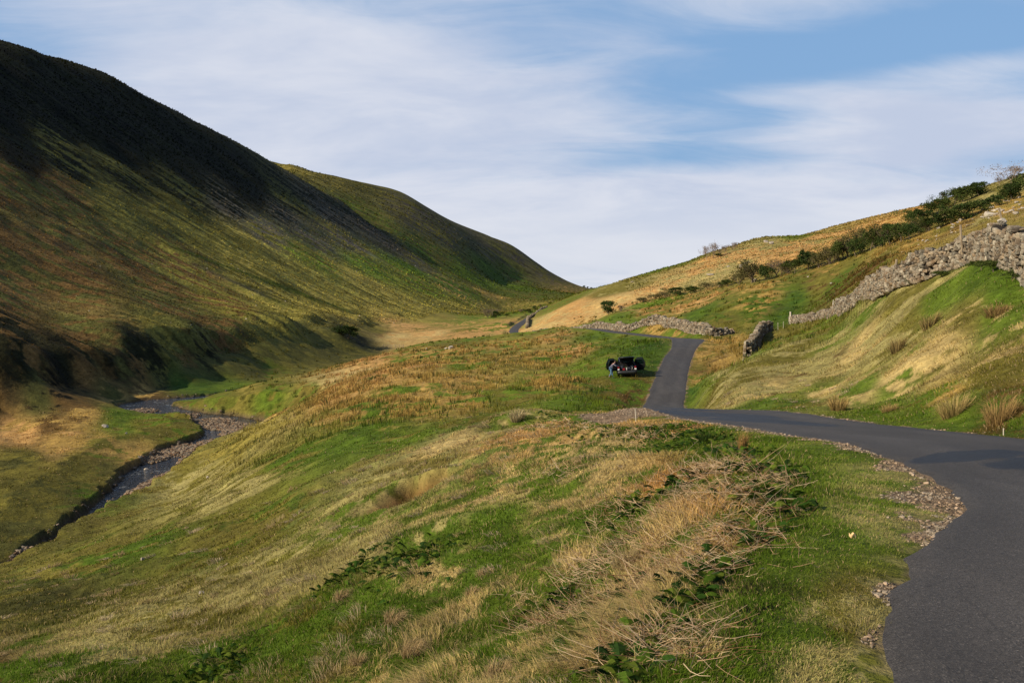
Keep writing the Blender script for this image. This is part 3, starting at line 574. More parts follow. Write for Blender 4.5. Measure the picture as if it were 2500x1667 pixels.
ptch = nt.nodes.new('ShaderNodeTexVoronoi'); ptch.inputs['Scale'].default_value = .28; nt.links.new(mapped(co, (1, .5, 1)), ptch.inputs['Vector']); sp3 = nt.nodes.new('ShaderNodeSeparateColor'); nt.links.new(ptch.outputs['Color'], sp3.inputs[0])
f = math_n('MULTIPLY', f, maprange(sp3.outputs[0], 0, 1, .9, 1.1, 'LINEAR'))
chip = maprange(seps.outputs[1], .93, .97, 1.0, 1.9)
f = math_n('MULTIPLY', f, chip)
asph = mulc(mixc(maprange(a3, .3, .7), (.064, .057, .051), (.046, .043, .041)), f)
# dark patches on the tarmac: painted shade close by, wet seeps farther on
da = nt.nodes.new('ShaderNodeAttribute'); da.attribute_name = 'shade_wet'
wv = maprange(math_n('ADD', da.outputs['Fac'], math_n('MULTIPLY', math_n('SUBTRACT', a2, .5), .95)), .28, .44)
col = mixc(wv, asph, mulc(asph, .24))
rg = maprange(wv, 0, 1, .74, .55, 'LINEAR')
bsdf(col, rg, .42, bump_n(math_n('ADD', sp.outputs['Distance'], math_n('MULTIPLY', a1, .6)), .006, .8))
M_road = m
FV = vs.reshape(-1, 3)
rd2, re2, rs2 = dist_poly(FV[:, 0], FV[:, 1], RQ, 6.0, [RQ[:, 2], RQ[:, 3], RQ[:, 4], RQ[:, 5]])
ok2 = rd2 < 1e8; lt2 = np.clip(rd2 / np.maximum(re2[:, 1], .1), 0, 1.6) * rs2
tt2 = np.array(wear).ravel(); crown = .035 * (1 - (2 * tt2 - 1) ** 2) + .012
FV[:, 2] = np.where(ok2, re2[:, 0] + lt2 * (re2[:, 2] - re2[:, 3]) / 2 + crown, FV[:, 2])
edge2 = np.zeros(len(FV), bool).reshape(nrw, na); edge2[:, 0] = edge2[:, -1] = True; FV[edge2.ravel(), 2] -= .06
shade_wet = np.zeros(len(FV))
def shade_wet_blob(x, y, rx, ry, ang):
    global shade_wet
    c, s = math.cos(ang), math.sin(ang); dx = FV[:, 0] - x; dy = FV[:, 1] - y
    shade_wet = np.maximum(shade_wet, np.exp(-((dx * c + dy * s) / rx) ** 2 - ((-dx * s + dy * c) / ry) ** 2))
shade_wet_blob(5.7, 30, .5, 6.5, .12); shade_wet_blob(5.7, 23, .45, 4.0, .1); shade_wet_blob(6.2, 36, .5, 4, .1)
shade_wet_blob(4.9, 10.6, .32, 1.0, -.95); shade_wet_blob(5.6, 9.9, .5, 1.0, -1.3); shade_wet_blob(6.6, 9.4, .5, 1.2, -1.2)  # near patches: shade of the road's undulation painted into the tarmac
road = mesh_np('road', FV, qd, np.full(len(qd), 4), M_road, smooth=True, attrs={'across': np.array(wear).ravel(), 'shade_wet': shade_wet})
tag(road, 'narrow grey single track tarmac lane winding up the valley', kind='structure')

# ---------------------------------------------------------------- stream water
wp = rvp[(rvp[:, 1] > 40)]
tg = np.gradient(wp[:, :2], axis=0); tg /= np.linalg.norm(tg, axis=1, keepdims=True); nm = np.c_[-tg[:, 1], tg[:, 0]]
nw = 9; wl = []
for k in range(len(wp)):
    for t in np.linspace(-1, 1, nw):
        q_ = wp[k, :2] + nm[k] * t * (wp[k, 3] + 1.0); wl.append((q_[0], q_[1], wp[k, 2]))
ii, jj = np.meshgrid(np.arange(len(wp) - 1), np.arange(nw - 1), indexing='ij'); ii = ii.ravel(); jj = jj.ravel()
qd = np.stack([ii * nw + jj, ii * nw + jj + 1, (ii + 1) * nw + jj + 1, (ii + 1) * nw + jj], 1)
m = newmat('stream water'); co = objco()
r1 = noise(mapped(co, (1.6, .8, 1)), 2.2, 4, .6, .6); r2 = noise(co, .5, 3, .5)
foam = maprange(math_n('ADD', r1, math_n('MULTIPLY', r2, .5)), .84, .92)
bsdf(mixc(foam, (.012, .011, .009), (.16, .17, .17)), maprange(foam, 0, 1, .06, .5, 'LINEAR'), .22, bump_n(r1, .22, 1.0))
M_water = m
tag(mesh_np('stream_water', np.array(wl), qd, np.full(len(qd), 4), M_water, smooth=True), 'shallow stream running over stones in the valley bottom', kind='structure')
# ---------------------------------------------------------------- stones: templates and dry stone walls
RG = np.random.default_rng(11)
def stone_templates(nt_=10, sub=2, boxy=.6):
    out = []
    for k in range(nt_):
        bm = bmesh.new(); bmesh.ops.create_cube(bm, size=1.0)
        bmesh.ops.subdivide_edges(bm, edges=bm.edges[:], cuts=sub, use_grid_fill=True)
        v = np.array([p.co[:] for p in bm.verts]); r = np.linalg.norm(v, axis=1, keepdims=True)
        v = v * boxy + v / r * .55 * (1 - boxy)
        v += (RG.random(v.shape) - .5) * .13
        # chop with random planes for faceted faces
        for c in range(4):
            nn = RG.normal(size=3); nn /= np.linalg.norm(nn); dd = v @ nn; lim = .34 + .1 * RG.random(); v -= np.maximum(dd - lim, 0)[:, None] * nn
        f = [[x.index for x in g.verts] for g in bm.faces]; bm.free(); out.append((v, np.array(f)))
    return out
ST_W = stone_templates(10, 2, .62); ST_S = stone_templates(8, 1, .5)
def rotm(a, b, c):
    ca, sa, cb, sb, cc_, sc_ = math.cos(a), math.sin(a), math.cos(b), math.sin(b), math.cos(c), math.sin(c)
    return np.array([[cb*cc_, -cb*sc_, sb], [ca*sc_+sa*sb*cc_, ca*cc_-sa*sb*sc_, -sa*cb], [sa*sc_-ca*sb*cc_, sa*cc_+ca*sb*sc_, ca*cb]])
def gather(items, temps):
    """items: (template, R(3x3), scale(3), pos(3), colour(3))"""
    vs, fs, cs = [], [], []; off = 0
    for t, R, s, p, c in items:
        v, f = temps[t]; vs.append((v * s) @ R.T + p); fs.append(f + off); cs.append(np.tile(c, (len(v), 1))); off += len(v)
    return np.vstack(vs), np.vstack(fs), np.vstack(cs)
def stone_mat(name, s=9.0, lich=.35):
    m = newmat(name); co = objco(); a = noise(co, s, 6, .65); b = noise(co, s * .22, 4, .6); c2 = noise(co, s * 3, 3, .6)
    col = mulc(attrc(), maprange(a, .25, .75, .6, 1.35, 'LINEAR'))
    col = mixc(math_n('MULTIPLY', maprange(math_n('ADD', b, math_n('MULTIPLY', c2, .4)), .66, .76), lich), col, (.42, .40, .33))
    bsdf(col, .93, .15, bump_n(a, .03, .8)); return m
M_stone = stone_mat('gritstone')
SC_ = np.array([(.21, .165, .115), (.14, .11, .08), (.30, .26, .20), (.19, .135, .085), (.085, .07, .055), (.24, .185, .125)])
def wall(name, label, knots, thick=.6, ssize=1.0, cope=True, group=None, skip=()):
    """knots: (bearing column, distance, height) along the wall"""
    K3 = np.array([((p - CX) / F * d, d, h) for p, d, h in knots]); items = []; core = []
    seg = np.r_[0, np.cumsum(np.linalg.norm(np.diff(K3[:, :2], axis=0), axis=1))]; T = seg[-1]
    def at(s): return np.array([np.interp(s, seg, K3[:, i]) for i in range(3)])
    def frame(s):
        a = at(max(s - .3, 0)); b = at(min(s + .3, T)); t = (b - a)[:2]; t /= np.linalg.norm(t); return t, np.array([-t[1], t[0]])
    row = 0; zlev = 0.0; hmax = K3[:, 2].max()
    while zlev < hmax + .05:
        hh = (.13 + .07 * RG.random()) * ssize; s = RG.random() * .2
        while s < T:
            wd = (.18 + .26 * RG.random() ** 1.4) * ssize; a = at(s + wd / 2); t, nrm = frame(s + wd / 2)
            top = (a[2] - .27) * (1 + .14 * (vn(np.array([s / 2.2]), np.array([0.]), 7)[0] - .5) * 2)
            if zlev < top:
                for side in (-1, 1):
                    off = thick / 2 * (1 - .28 * zlev / max(hmax, .6)) - .1 * ssize + (RG.random() - .5) * .09 * ssize
                    pos = np.array([*(a[:2] + nrm * side * off), 0.0]); 
                    items.append([int(RG.integers(10)), pos, zlev + hh / 2, (wd * 1.02, .30 * ssize * (.8 + .5 * RG.random()), hh * 1.05), math.atan2(t[1], t[0]) + (RG.random() - .5) * .5, (RG.random() - .5) * .35])
            elif zlev < top + hh and cope and RG.random() < .8:
                pos = np.array([*(a[:2] + nrm * (RG.random() - .5) * .1), 0.0])
                items.append([int(RG.integers(10)), pos, zlev + hh * .4, (wd * .7, thick * (.6 + .3 * RG.random()), .24 * ssize * (.7 + .7 * RG.random())), math.atan2(t[1], t[0]) + (RG.random() - .5) * .6, (RG.random() - .5) * .8])
            s += wd
        zlev += hh
    xy = np.array([i[1][:2] for i in items])
    # courses follow the ground under the wall's line, smoothed
    sg = np.linspace(0, T, max(6, int(T / 1.0))); gl = np.array([gz(*at(s)[:2]) for s in sg]); 
    mid = np.array([at(s)[:2] for s in sg])
    base = np.empty(len(items))
    for k in range(0, len(items), 4000):
        D = ((xy[k:k + 4000, None] - mid[None]) ** 2).sum(-1); W = np.exp(-D / 1.2) + 1e-12; base[k:k + 4000] = (W @ gl) / W.sum(1)
    its = []
    for i, b in zip(items, base):
        R = rotm(i[5], (RG.random() - .5) * .3, i[4] if True else 0)
        R = rotm(0, 0, i[4]) @ rotm((RG.random() - .5) * .3, i[5], 0)
        c = SC_[RG.integers(6)] * (.6 + .8 * RG.random())
        if RG.random() < .08: continue
        its.append((i[0], R, np.array(i[3]), np.array([i[1][0], i[1][1], b + i[2] - .12]), c))
    v, f, c = gather(its, ST_W)
    root = empty(name, (K3[0][0], K3[0][1], float(gl[0]))); tag(root, label, 'wall', group)
    rl = np.array(root.location)
    mesh_np('stonework', v - rl, f, np.full(len(f), 4), M_stone, root, c)
    # rubble heart
    cvs = []; cfs = []
    for k, s in enumerate(sg):
        a = at(s); t, nrm = frame(s); b = gl[k]
        for sd, hz_ in ((-1, -.4), (-1, .86), (1, .86), (1, -.4)):
            q_ = a[:2] + nrm * sd * (thick / 2 - .20 * ssize); cvs.append((q_[0], q_[1], b + (a[2] * hz_ - .06 if hz_ > 0 else hz_)))
        if k:
            o = 4 * k; p_ = o - 4
            for e in range(3): cfs.append((p_ + e, o + e, o + e + 1, p_ + e + 1))
    mesh_np('rubble_core', np.array(cvs) - rl, cfs, np.full(len(cfs), 4), M_dark, root)
    return root
m = newmat('wall heart'); bsdf((.035, .03, .026), .98, .05); M_dark = m
W_big = wall('dry_stone_wall', 'tall tumbledown dry stone wall climbing the bank at the right edge', [(1931,125,1.15),(1965,116,1.0),(1999,108,.95),(2030,95,1.0),(2045,90,1.25),(2060,84,1.5),(2085,78,1.25),(2108,72,1.15),(2120,69.5,1.5),(2159,60,1.65),(2190,55.5,1.5),(2203,54,1.45),(2231,52,1.55),(2261,50.5,1.5),(2285,49.8,1.35),(2312,49,1.4),(2345,47.5,1.45),(2380,46,1.42),(2410,43,1.45),(2448,39,1.5),(2489,36,1.45),(2560,31,1.5),(2700,26,1.5)], .7, .95)
W_stub = wall('dry_stone_wall', 'short detached wall stub beside the lane, lit on its left and dark on its right', [(1824,85,1.85),(1835,91,1.85),(1845,98,1.8),(1852,105,1.7),(1859,110,1.6),(1881,113.5,1.3)], .65, 1.15)
W_mid = wall('dry_stone_wall', 'long pale sagging stone wall running behind the lane below the green field', [(1793,140,.5),(1773,139,1.0),(1742,138,1.4),(1704,145,1.5),(1661,160,1.4),(1640,168,1.6),(1618,178,1.5),(1592,184,1.75),(1566,188,1.15),(1530,194,1.35),(1512,200,1.75),(1484,210,1.1),(1468,220,1.6),(1446,228,1.2),(1420,236,.8),(1390,248,.7),(1350,262,.9),(1320,275,.8),(1285,295,.4)], .9, 1.7)
W_far = wall('dry_stone_wall', 'small far wall beside the curve of the lane down the valley', [(1287,362,1.3),(1288,385,1.6),(1290,430,1.5),(1300,470,1.5),(1312,500,1.5),(1316,530,1.6),(1322,560,1.5),(1335,600,1.4)], 1.0, 2.4)

# ---------------------------------------------------------------- boulders, each its own thing
M_rock = stone_mat('limestone', 5.0, .55)
rock_me = []
for k in range(9):
    bm = bmesh.new(); bmesh.ops.create_icosphere(bm, subdivisions=3, radius=.5)
    rs = np.random.default_rng(500 + k); v = np.array([p.co[:] for p in bm.verts])
    for c in range(11):
        nn = rs.normal(size=3); nn /= np.linalg.norm(nn); lim = .26 + .16 * rs.random(); v -= np.maximum(v @ nn - lim, 0)[:, None] * nn
    v += (rs.random(v.shape) - .5) * .03
    f = [[x.index for x in g.verts] for g in bm.faces]; bm.free()
    tint = np.array([(.50, .44, .36), (.42, .37, .31), (.34, .29, .24)][k % 3])
    rock_me.append(mesh_np('boulder', v, np.array(f), np.full(len(f), 3), M_rock, col=np.tile(tint, (len(v), 1)), link=False))
def rock(px, py, wpx, label, group=None, flat=.7, k=None, cat='boulder', d=None):
    if d is None: x, y, z = seen(px, py)
    else: x, y = (px - CX) / F * d, d; z = float(gz(x, y))
    wd = wpx / F * y; k = int(RG.integers(9)) if k is None else k
    o = bpy.data.objects.new('boulder', rock_me[k]); C.objects.link(o)
    o.scale = (wd, wd * .9, wd * flat); o.location = (x, y, z + wd * flat * .18); o.rotation_euler = ((RG.random() - .5) * .4, (RG.random() - .5) * .4, RG.random() * 6.28)
    tag(o, label, cat, group); return o
rock(2416,530,34,'large pale limestone boulder on the slope above the wall, biggest of the outcrop')
rock(2345,540,15,'pale squarish boulder just under the hedge, above the wall top')
rock(256,1044,19,'flat grey boulder lying alone on the green flat beside the stream')
rock(308,1059,9,'small grey stone on the grass just right of the flat grey boulder')
rock(507,1168,10,'small white stone on the bank right of the lowest gravel bar')
rock(291,1170,12,'pinkish stone at the left edge of the stream below the undercut bank')
rock(358,1150,15,'dark wet boulder standing in the middle of the stream')
rock(492,1450,17,'small grey stone half buried in the foreground slope, lower left', d=None)
rock(348,1368,16,'cluster-like pale stone on the left foreground slope, above the lower grey stone')
rock(1101,851,15,'larger grey boulder of the pair on the valley floor', flat=.8); rock(1090,853,12,'smaller grey boulder touching the left side of the larger one on the valley floor'); rock(1042,852,7,'little dark stone on the valley floor left of the boulder pair')
rock(1778,652,9,'small pale stone on the tan hillside left of the white outcrop'); rock(1812,652,17,'lower white outcrop stone behind the big round bush'); rock(1824,644,16,'upper white outcrop stone behind the big round bush'); rock(1735,673,24,'low flat pale slab on the tan hillside lower left of the white outcrop', flat=.3)
rock(1870,592,14,'pale crag stone on the left of the grassy knoll top'); rock(1884,596,16,'darker crag stone on the right of the grassy knoll top', k=2)
rock(1973,678,7,'white stone standing in the green field above the gap in the wall'); rock(2029,693,8,'pale stone at the end of the bare strip in the green field'); rock(1843,685,12,'pale slab leaning under the foot of the big round bush', flat=.5)
rock(1544,690,9,'lone pale stone on the skyline slope of the tan hill', flat=.5)
for i in range(46):
    t = RG.random(); px = 2195 + 300 * t ** .8; yl = 632 - (px - 2180) * .40; yh = 602 - (px - 2180) * .40
    py = yh + (yl - yh) * RG.random() - 2
    rock(px, py, 3.5 + 8 * RG.random() ** 2 + 5 * (px > 2420) * RG.random(), 'small pale stone in the scatter of limestone above the tall wall', 'limestone scatter above the wall')
ORD = ['', 'first', 'second', 'third', 'fourth', 'fifth', 'sixth', 'seventh', 'eighth', 'ninth', 'tenth', 'eleventh', 'twelfth', 'thirteenth', 'fourteenth', 'fifteenth', 'sixteenth', 'seventeenth', 'eighteenth', 'nineteenth', 'twentieth', 'twenty-first', 'twenty-second', 'twenty-third', 'twenty-fourth', 'twenty-fifth', 'twenty-sixth', 'twenty-seventh', 'twenty-eighth', 'twenty-ninth', 'thirtieth', 'thirty-first', 'thirty-second', 'thirty-third', 'thirty-fourth', 'thirty-fifth']
for i in range(9):
    rock(2428 + 8.5 * i, 505 + 20 * RG.random(), 8 + 9 * RG.random(), 'pale stone, %s from the left in the dense outcrop at the right edge' % ORD[i + 1], 'outcrop stones at the right edge')
for i in range(46):
    px = 120 + 1000 * RG.random(); top = 560 + (px - 120) * .10; py = top + (800 - top) * RG.random()
    rock(px, py, 2.2 + 3.8 * RG.random() ** 2, 'tiny grey boulder scattered on the left fell side', 'boulders scattered on the left hillside')
for (dpx, dpy, w_) in ((2412, 551, 24), (2428, 546, 22), (2446, 545, 26), (2462, 547, 24)):
    pass
def perch(px, d, up, w_, label, flat=.6):
    x = (px - CX) / F * d; wd = w_ / F * d; o = bpy.data.objects.new('cap_stone', rock_me[int(RG.integers(3)) * 3]); C.objects.link(o)
    o.scale = (wd, wd * .8, wd * flat); o.location = (x, d, float(gz(x, d)) + up); o.rotation_euler = (.1, .15, RG.random() * 6); tag(o, label, 'stone')
perch(2420, 42, 1.35, 24, 'white cap stone on the tall wall, leftmost of the three large caps')
perch(2446, 39.2, 1.42, 30, 'widest pale cap stone on the tall wall, between two others')
perch(2472, 37.3, 1.40, 26, 'pale cap stone on the tall wall nearest the right edge')
perch(2349, 47.4, 1.25, 30, 'long grey cap stone on the tall wall below the small boulder', .35)
perch(2266, 50.4, 1.28, 16, 'small white cap stone near the middle of the tall wall')

# ---------------------------------------------------------------- gravel: stream cobbles and roadside grit
def pebbles(name, label, pos, size, cols, mat, seed=3):
    rs = np.random.default_rng(seed); n_ = len(pos); tv = [t[0] for t in ST_S]; tf_ = ST_S[0][1]; nv = len(tv[0])
    k = rs.integers(0, 8, n_); V_ = np.array(tv)[k]
    sc_ = size[:, None] * (0.7 + .6 * rs.random((n_, 3))); sc_[:, 2] *= .6
    a = rs.random(n_) * 6.28; V_ = V_ * sc_[:, None, :]; ca, sa = np.cos(a)[:, None], np.sin(a)[:, None]
    x_ = V_[..., 0] * ca - V_[..., 1] * sa; y_ = V_[..., 0] * sa + V_[..., 1] * ca; tl = (rs.random(n_) - .5)[:, None] * .8
    V_ = np.stack([x_, y_, V_[..., 2] + x_ * tl], -1) + pos[:, None, :]
    f_ = tf_[None] + (np.arange(n_) * nv)[:, None, None]
    cc_ = np.repeat(cols, nv, 0)
    o = mesh_np(name, V_.reshape(-1, 3), f_.reshape(-1, 4), np.full(n_ * len(tf_), 4), mat, col=cc_); tag(o, label, kind='stuff'); return o
rs = np.random.default_rng(5); pos = []
wv_ = rvp[(rvp[:, 1] > 60) & (rvp[:, 1] < 190)]
cand = 60000; idx = rs.integers(0, len(wv_) - 1, cand); tt = rs.random(cand); ofs = rs.uniform(-1, 1, cand)
pc_ = wv_[idx, :2] + (wv_[idx + 1, :2] - wv_[idx, :2]) * tt[:, None]; tg_ = wv_[idx + 1, :2] - wv_[idx, :2]; tg_ /= np.linalg.norm(tg_, axis=1, keepdims=True)
q2 = pc_ + np.c_[-tg_[:, 1], tg_[:, 0]] * (ofs * (wv_[idx, 3] + .5))[:, None]
bz = gz(q2[:, 0], q2[:, 1]); bm_ = grid_at(barm, q2[:, 0], q2[:, 1]); keep = (bm_ > .3 + .2 * rs.random(cand)) | (rs.random(cand) < .06)
q2 = q2[keep]; bz = bz[keep]; nq = len(q2); szs = .09 + .26 * rs.random(nq) ** 3
base = np.array([(.22, .145, .09), (.16, .11, .07), (.28, .20, .13), (.11, .08, .06), (.24, .14, .075)])[rs.integers(0, 5, nq)] * (.6 + .7 * rs.random((nq, 1)))
pebbles('river_gravel', 'brown cobbles and gravel bars along the stream', np.c_[q2, bz + szs * .15], szs * 1.3, base, M_stone, 6)
cand = 90000; px_ = rs.uniform(1350, 2500, cand); ld_ = rs.uniform(math.log(3.6), math.log(50), cand); y_ = np.exp(ld_); x_ = (px_ - CX) / F * y_
gm = grid_at(grit, x_, y_); ed = grid_at(redge, x_, y_); keep = (gm > .35) & (ed > -.12) & (ed < 8)
x_, y_ = x_[keep], y_[keep]; nq = len(x_); szs = (.004 + .017 * rs.random(nq) ** 4) * (1 + y_ / 12)
base = np.array([(.33, .24, .165), (.25, .18, .12), (.15, .11, .08), (.40, .30, .21)])[rs.integers(0, 4, nq)] * (.6 + .7 * rs.random((nq, 1)))
pebbles('roadside_gravel', 'pinkish loose gravel along the left edge of the lane', np.c_[x_, y_, gz(x_, y_) + .004], szs, base, M_stone, 7)
# ---------------------------------------------------------------- grass, rushes and bracken
m = newmat('grass blades')
dcol = mulc(attrc(), 1.0)
df = nt.nodes.new('ShaderNodeBsdfDiffuse'); tl = nt.nodes.new('ShaderNodeBsdfTranslucent'); mx = nt.nodes.new('ShaderNodeMixShader'); mx.inputs[0].default_value = .28
nt.links.new(dcol, df.inputs[0]); nt.links.new(dcol, tl.inputs[0]); nt.links.new(df.outputs[0], mx.inputs[1]); nt.links.new(tl.outputs[0], mx.inputs[2])
o = nt.nodes.new('ShaderNodeOutputMaterial'); nt.links.new(mx.outputs[0], o.inputs[0]); M_blade = m
def blades(root, h, lean, wid, col, rs, droop=.5):
    """root (n,3), h (n), lean (n,2) horizontal offset of the tip, wid (n), col (n,3) -> verts, faces, colours; one quad and one tip triangle each"""
    n_ = len(root); az = rs.random(n_) * np.pi; sx = np.cos(az) * wid / 2; sy = np.sin(az) * wid / 2
    mid = root + np.c_[lean * .35, h * .62]; tip = root + np.c_[lean, h * (1 - droop * np.minimum(np.hypot(lean[:, 0], lean[:, 1]) / (h + 1e-6), 1.4) * .5)]
    s = np.c_[sx, sy, np.zeros(n_)]
    v = np.stack([root - s, root + s, mid + s * .8, mid - s * .8, tip], 1)
    b = np.arange(n_)[:, None] * 5
    q = np.c_[b, b + 1, b + 2, b + 3]; t = np.c_[b + 3, b + 2, b + 4]
    fl = np.concatenate([q, t], 1).reshape(-1); cn = np.tile([4, 3], n_)
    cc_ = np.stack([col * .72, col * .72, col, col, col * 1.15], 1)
    return v.reshape(-1, 3), fl, cn, cc_.reshape(-1, 3)
def merge(parts):
    vs, fs, cs, ks = [], [], [], []; o = 0
    for v, f, c, k in parts: vs.append(v); fs.append(f + o); cs.append(c); ks.append(k); o += len(v)
    return np.vstack(vs), np.concatenate(fs), np.concatenate(cs), np.vstack(ks)
rs = np.random.default_rng(21)
BADG = (grit > .45) | (redge < -.04 - .45 * (fbm(Xg / .25, Yg / .3, 2, 306) - .3)) | (scar > .15) | (near & (vdist < hw + .4))
def scatter(n_, d0, d1, px0=-140, px1=2640):
    px = rs.uniform(px0, px1, n_); y = np.exp(rs.uniform(math.log(d0), math.log(d1), n_)); x = (px - CX) / F * y
    ok = ~grid_at(BADG, x, y); return x[ok], y[ok]
parts = []
for (n_, d0, d1, nb) in [(14000, 75, 150, 6), (15000, 3.3, 6, 15), (17000, 6, 12, 13), (17000, 12, 28, 11), (13000, 28, 75, 9)]:
    x, y = scatter(n_, d0, d1); nn = len(x); col = grid_at(COLG, x, y); straw = sstep(.95, 1.35, col[:, 0] / (col[:, 1] + 1e-6))
    tuft = sstep(.5, .72, fbm(x / .7, y / 1.1, 3, 301)); e = grid_at(redge, x, y); short = np.where(e < 8, sstep(0.0, 1.3, e) * .5 + .5, 1.0)
    r = rs.random(nn)
    hgt = (.022 + .03 * r + straw * (.008 + .040 * tuft) + .028 * tuft) * short * (1 + .012 * y)
    # the sward is combed down the slope
    dx = (gz(x + .5, y) - gz(x - .5, y)); dy = (gz(x, y + .5) - gz(x, y - .5)); gl = np.hypot(dx, dy) + 1e-6
    k = np.repeat(np.arange(nn), nb); m_ = len(k); rad = (.03 + .012 * y[k] ** .75) * (.5 + rs.random(m_))
    a = rs.random(m_) * 6.283; bx = x[k] + rad * np.cos(a); by = y[k] + rad * np.sin(a)
    bz = gz(bx, by) - .01; hh = hgt[k] * (.6 + .8 * rs.random(m_))
    cs_ = np.minimum(gl[k] * 2.0, 1.0) * (.25 + .9 * straw[k])
    wa = 6.283 * 1.6 * fbm(x[k] / .9, y[k] / 1.4, 2, 305) + .6 * rs.normal(size=m_); mat_ = (.9 * straw[k] + .15) * (.4 + .9 * rs.random(m_))
    lean = np.c_[np.cos(wa), np.sin(wa)] * (mat_ * hh * 1.3)[:, None] + np.c_[-dx[k] / gl[k] * cs_, -dy[k] / gl[k] * cs_] * hh[:, None] + np.c_[np.cos(a), np.sin(a)] * (hh * (.25 + .85 * rs.random(m_)))[:, None] + np.array([.15, .05]) * hh[:, None]
    ll = np.hypot(lean[:, 0], lean[:, 1]); lean = lean * np.minimum(1, 1.15 * hh / (ll + 1e-6))[:, None]
    wid = np.maximum(.0035, .00062 * by) * (.7 + .7 * rs.random(m_))
    jit = (.72 + .75 * rs.random(m_))[:, None]; cj = col[k] * 1.15 * jit
    dry = (rs.random(m_) < .07 + .12 * straw[k])[:, None]; cj = np.where(dry, np.array((.36, .27, .14)) * jit, cj)
    ok = ~grid_at(BADG, bx, by)
    parts.append(blades(np.c_[bx, by, bz][ok], hh[ok], lean[ok], wid[ok], cj[ok], rs))
# small pale tufts of last year's grass
x, y = scatter(900, 3.8, 45, 0, 2100); ok = (rs.random(len(x)) < .8) & ((grid_at(redge, x, y) > 1.0)); x, y = x[ok], y[ok]; nn = len(x); nb = 46; k = np.repeat(np.arange(nn), nb); m_ = len(k); a = rs.random(m_) * 6.283
sz = (.04 + .08 * rs.random(nn) ** 1.5) * (1 + .03 * y); rad = sz[k] * rs.random(m_) ** .5 * 1.1; dirn = rs.normal(2.6, .9, nn); bx = x[k] + rad * np.cos(a) ; by = y[k] + rad * np.sin(a); hh = sz[k] * (.8 + .9 * rs.random(m_))
lean = np.c_[np.cos(dirn[k]), np.sin(dirn[k])] * (hh * .9)[:, None] + np.c_[np.cos(a), np.sin(a)] * (hh * .45)[:, None]
pc = np.array([(.44, .34, .19), (.38, .28, .14), (.50, .40, .26), (.26, .22, .08)])[rs.integers(0, 4, nn)]
parts.append(blades(np.c_[bx, by, gz(bx, by) - .005], hh * .55, lean, np.maximum(.003, .0005 * by) * (.7 + .6 * rs.random(m_)), pc[k] * (.6 + .7 * rs.random(m_))[:, None], rs, .7))
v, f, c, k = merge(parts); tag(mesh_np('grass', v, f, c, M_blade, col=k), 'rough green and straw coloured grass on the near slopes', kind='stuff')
# rushes and dry bents on the meadow
x, y = scatter(30000, 62, 300, 560, 2250); col = grid_at(COLG, x, y); rt = col[:, 0] / (col[:, 1] + 1e-6)
p_ = sstep(1.15, 1.6, rt) * sstep(.42, .6, fbm(x / 4, y / 9, 3, 302)) + .10
ok = (rs.random(len(x)) < p_) & (grid_at(redge, x, y) > 1.2); x, y, col = x[ok], y[ok], col[ok]; nn = len(x); nb = 10; k = np.repeat(np.arange(nn), nb); m_ = len(k); a = rs.random(m_) * 6.283
rad = .35 * rs.random(m_) ** .5; bx = x[k] + rad * np.cos(a); by = y[k] + rad * np.sin(a) * 1.4; hh = (.28 + .34 * rs.random(m_)) * (.6 + .6 * rs.random(nn)[k])
tint = np.where((rs.random(nn) < .16)[:, None], np.array((.05, .07, .02)), col * 1.0)
parts = [blades(np.c_[bx, by, gz(bx, by) - .02], hh, np.c_[np.cos(a), np.sin(a)] * (hh * .35)[:, None], .00055 * by * (.7 + .6 * rs.random(m_)), tint[k] * (.75 + .6 * rs.random(m_))[:, None], rs)]
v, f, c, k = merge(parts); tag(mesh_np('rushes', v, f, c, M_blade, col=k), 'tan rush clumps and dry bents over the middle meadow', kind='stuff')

# coarse bents and bracken litter that give the fell sides their grain
cand = 330000; ri = rs.integers(np.searchsorted(ROWS, math.log(150)), np.searchsorted(ROWS, math.log(1900)), cand); px = rs.uniform(-120, 2620, cand); y = np.exp(ROWS[ri] + rs.random(cand) * .003); x = (px - CX) / F * y
hv = grid_at((mLg | mRg).astype(np.float32), x, y); ok = (hv > .5) & (rs.random(cand) < .55); x, y = x[ok], y[ok]; m_ = len(x); a = rs.random(m_) * 6.283; col = grid_at(COLG, x, y)
hh = (.0011 * y) * (.5 + rs.random(m_)); tint = col * (.35 + 1.25 * rs.random((m_, 1)))
parts = [blades(np.c_[x, y, gz(x, y) - .05], hh, np.c_[np.cos(a), np.sin(a)] * (hh * .8)[:, None], .0011 * y * (.6 + .8 * rs.random(m_)), tint, rs)]
v, f, c, k = merge(parts); tag(mesh_np('hill_grass', v, f, c, M_blade, col=k), 'coarse tussocky grass covering both hillsides', kind='stuff')

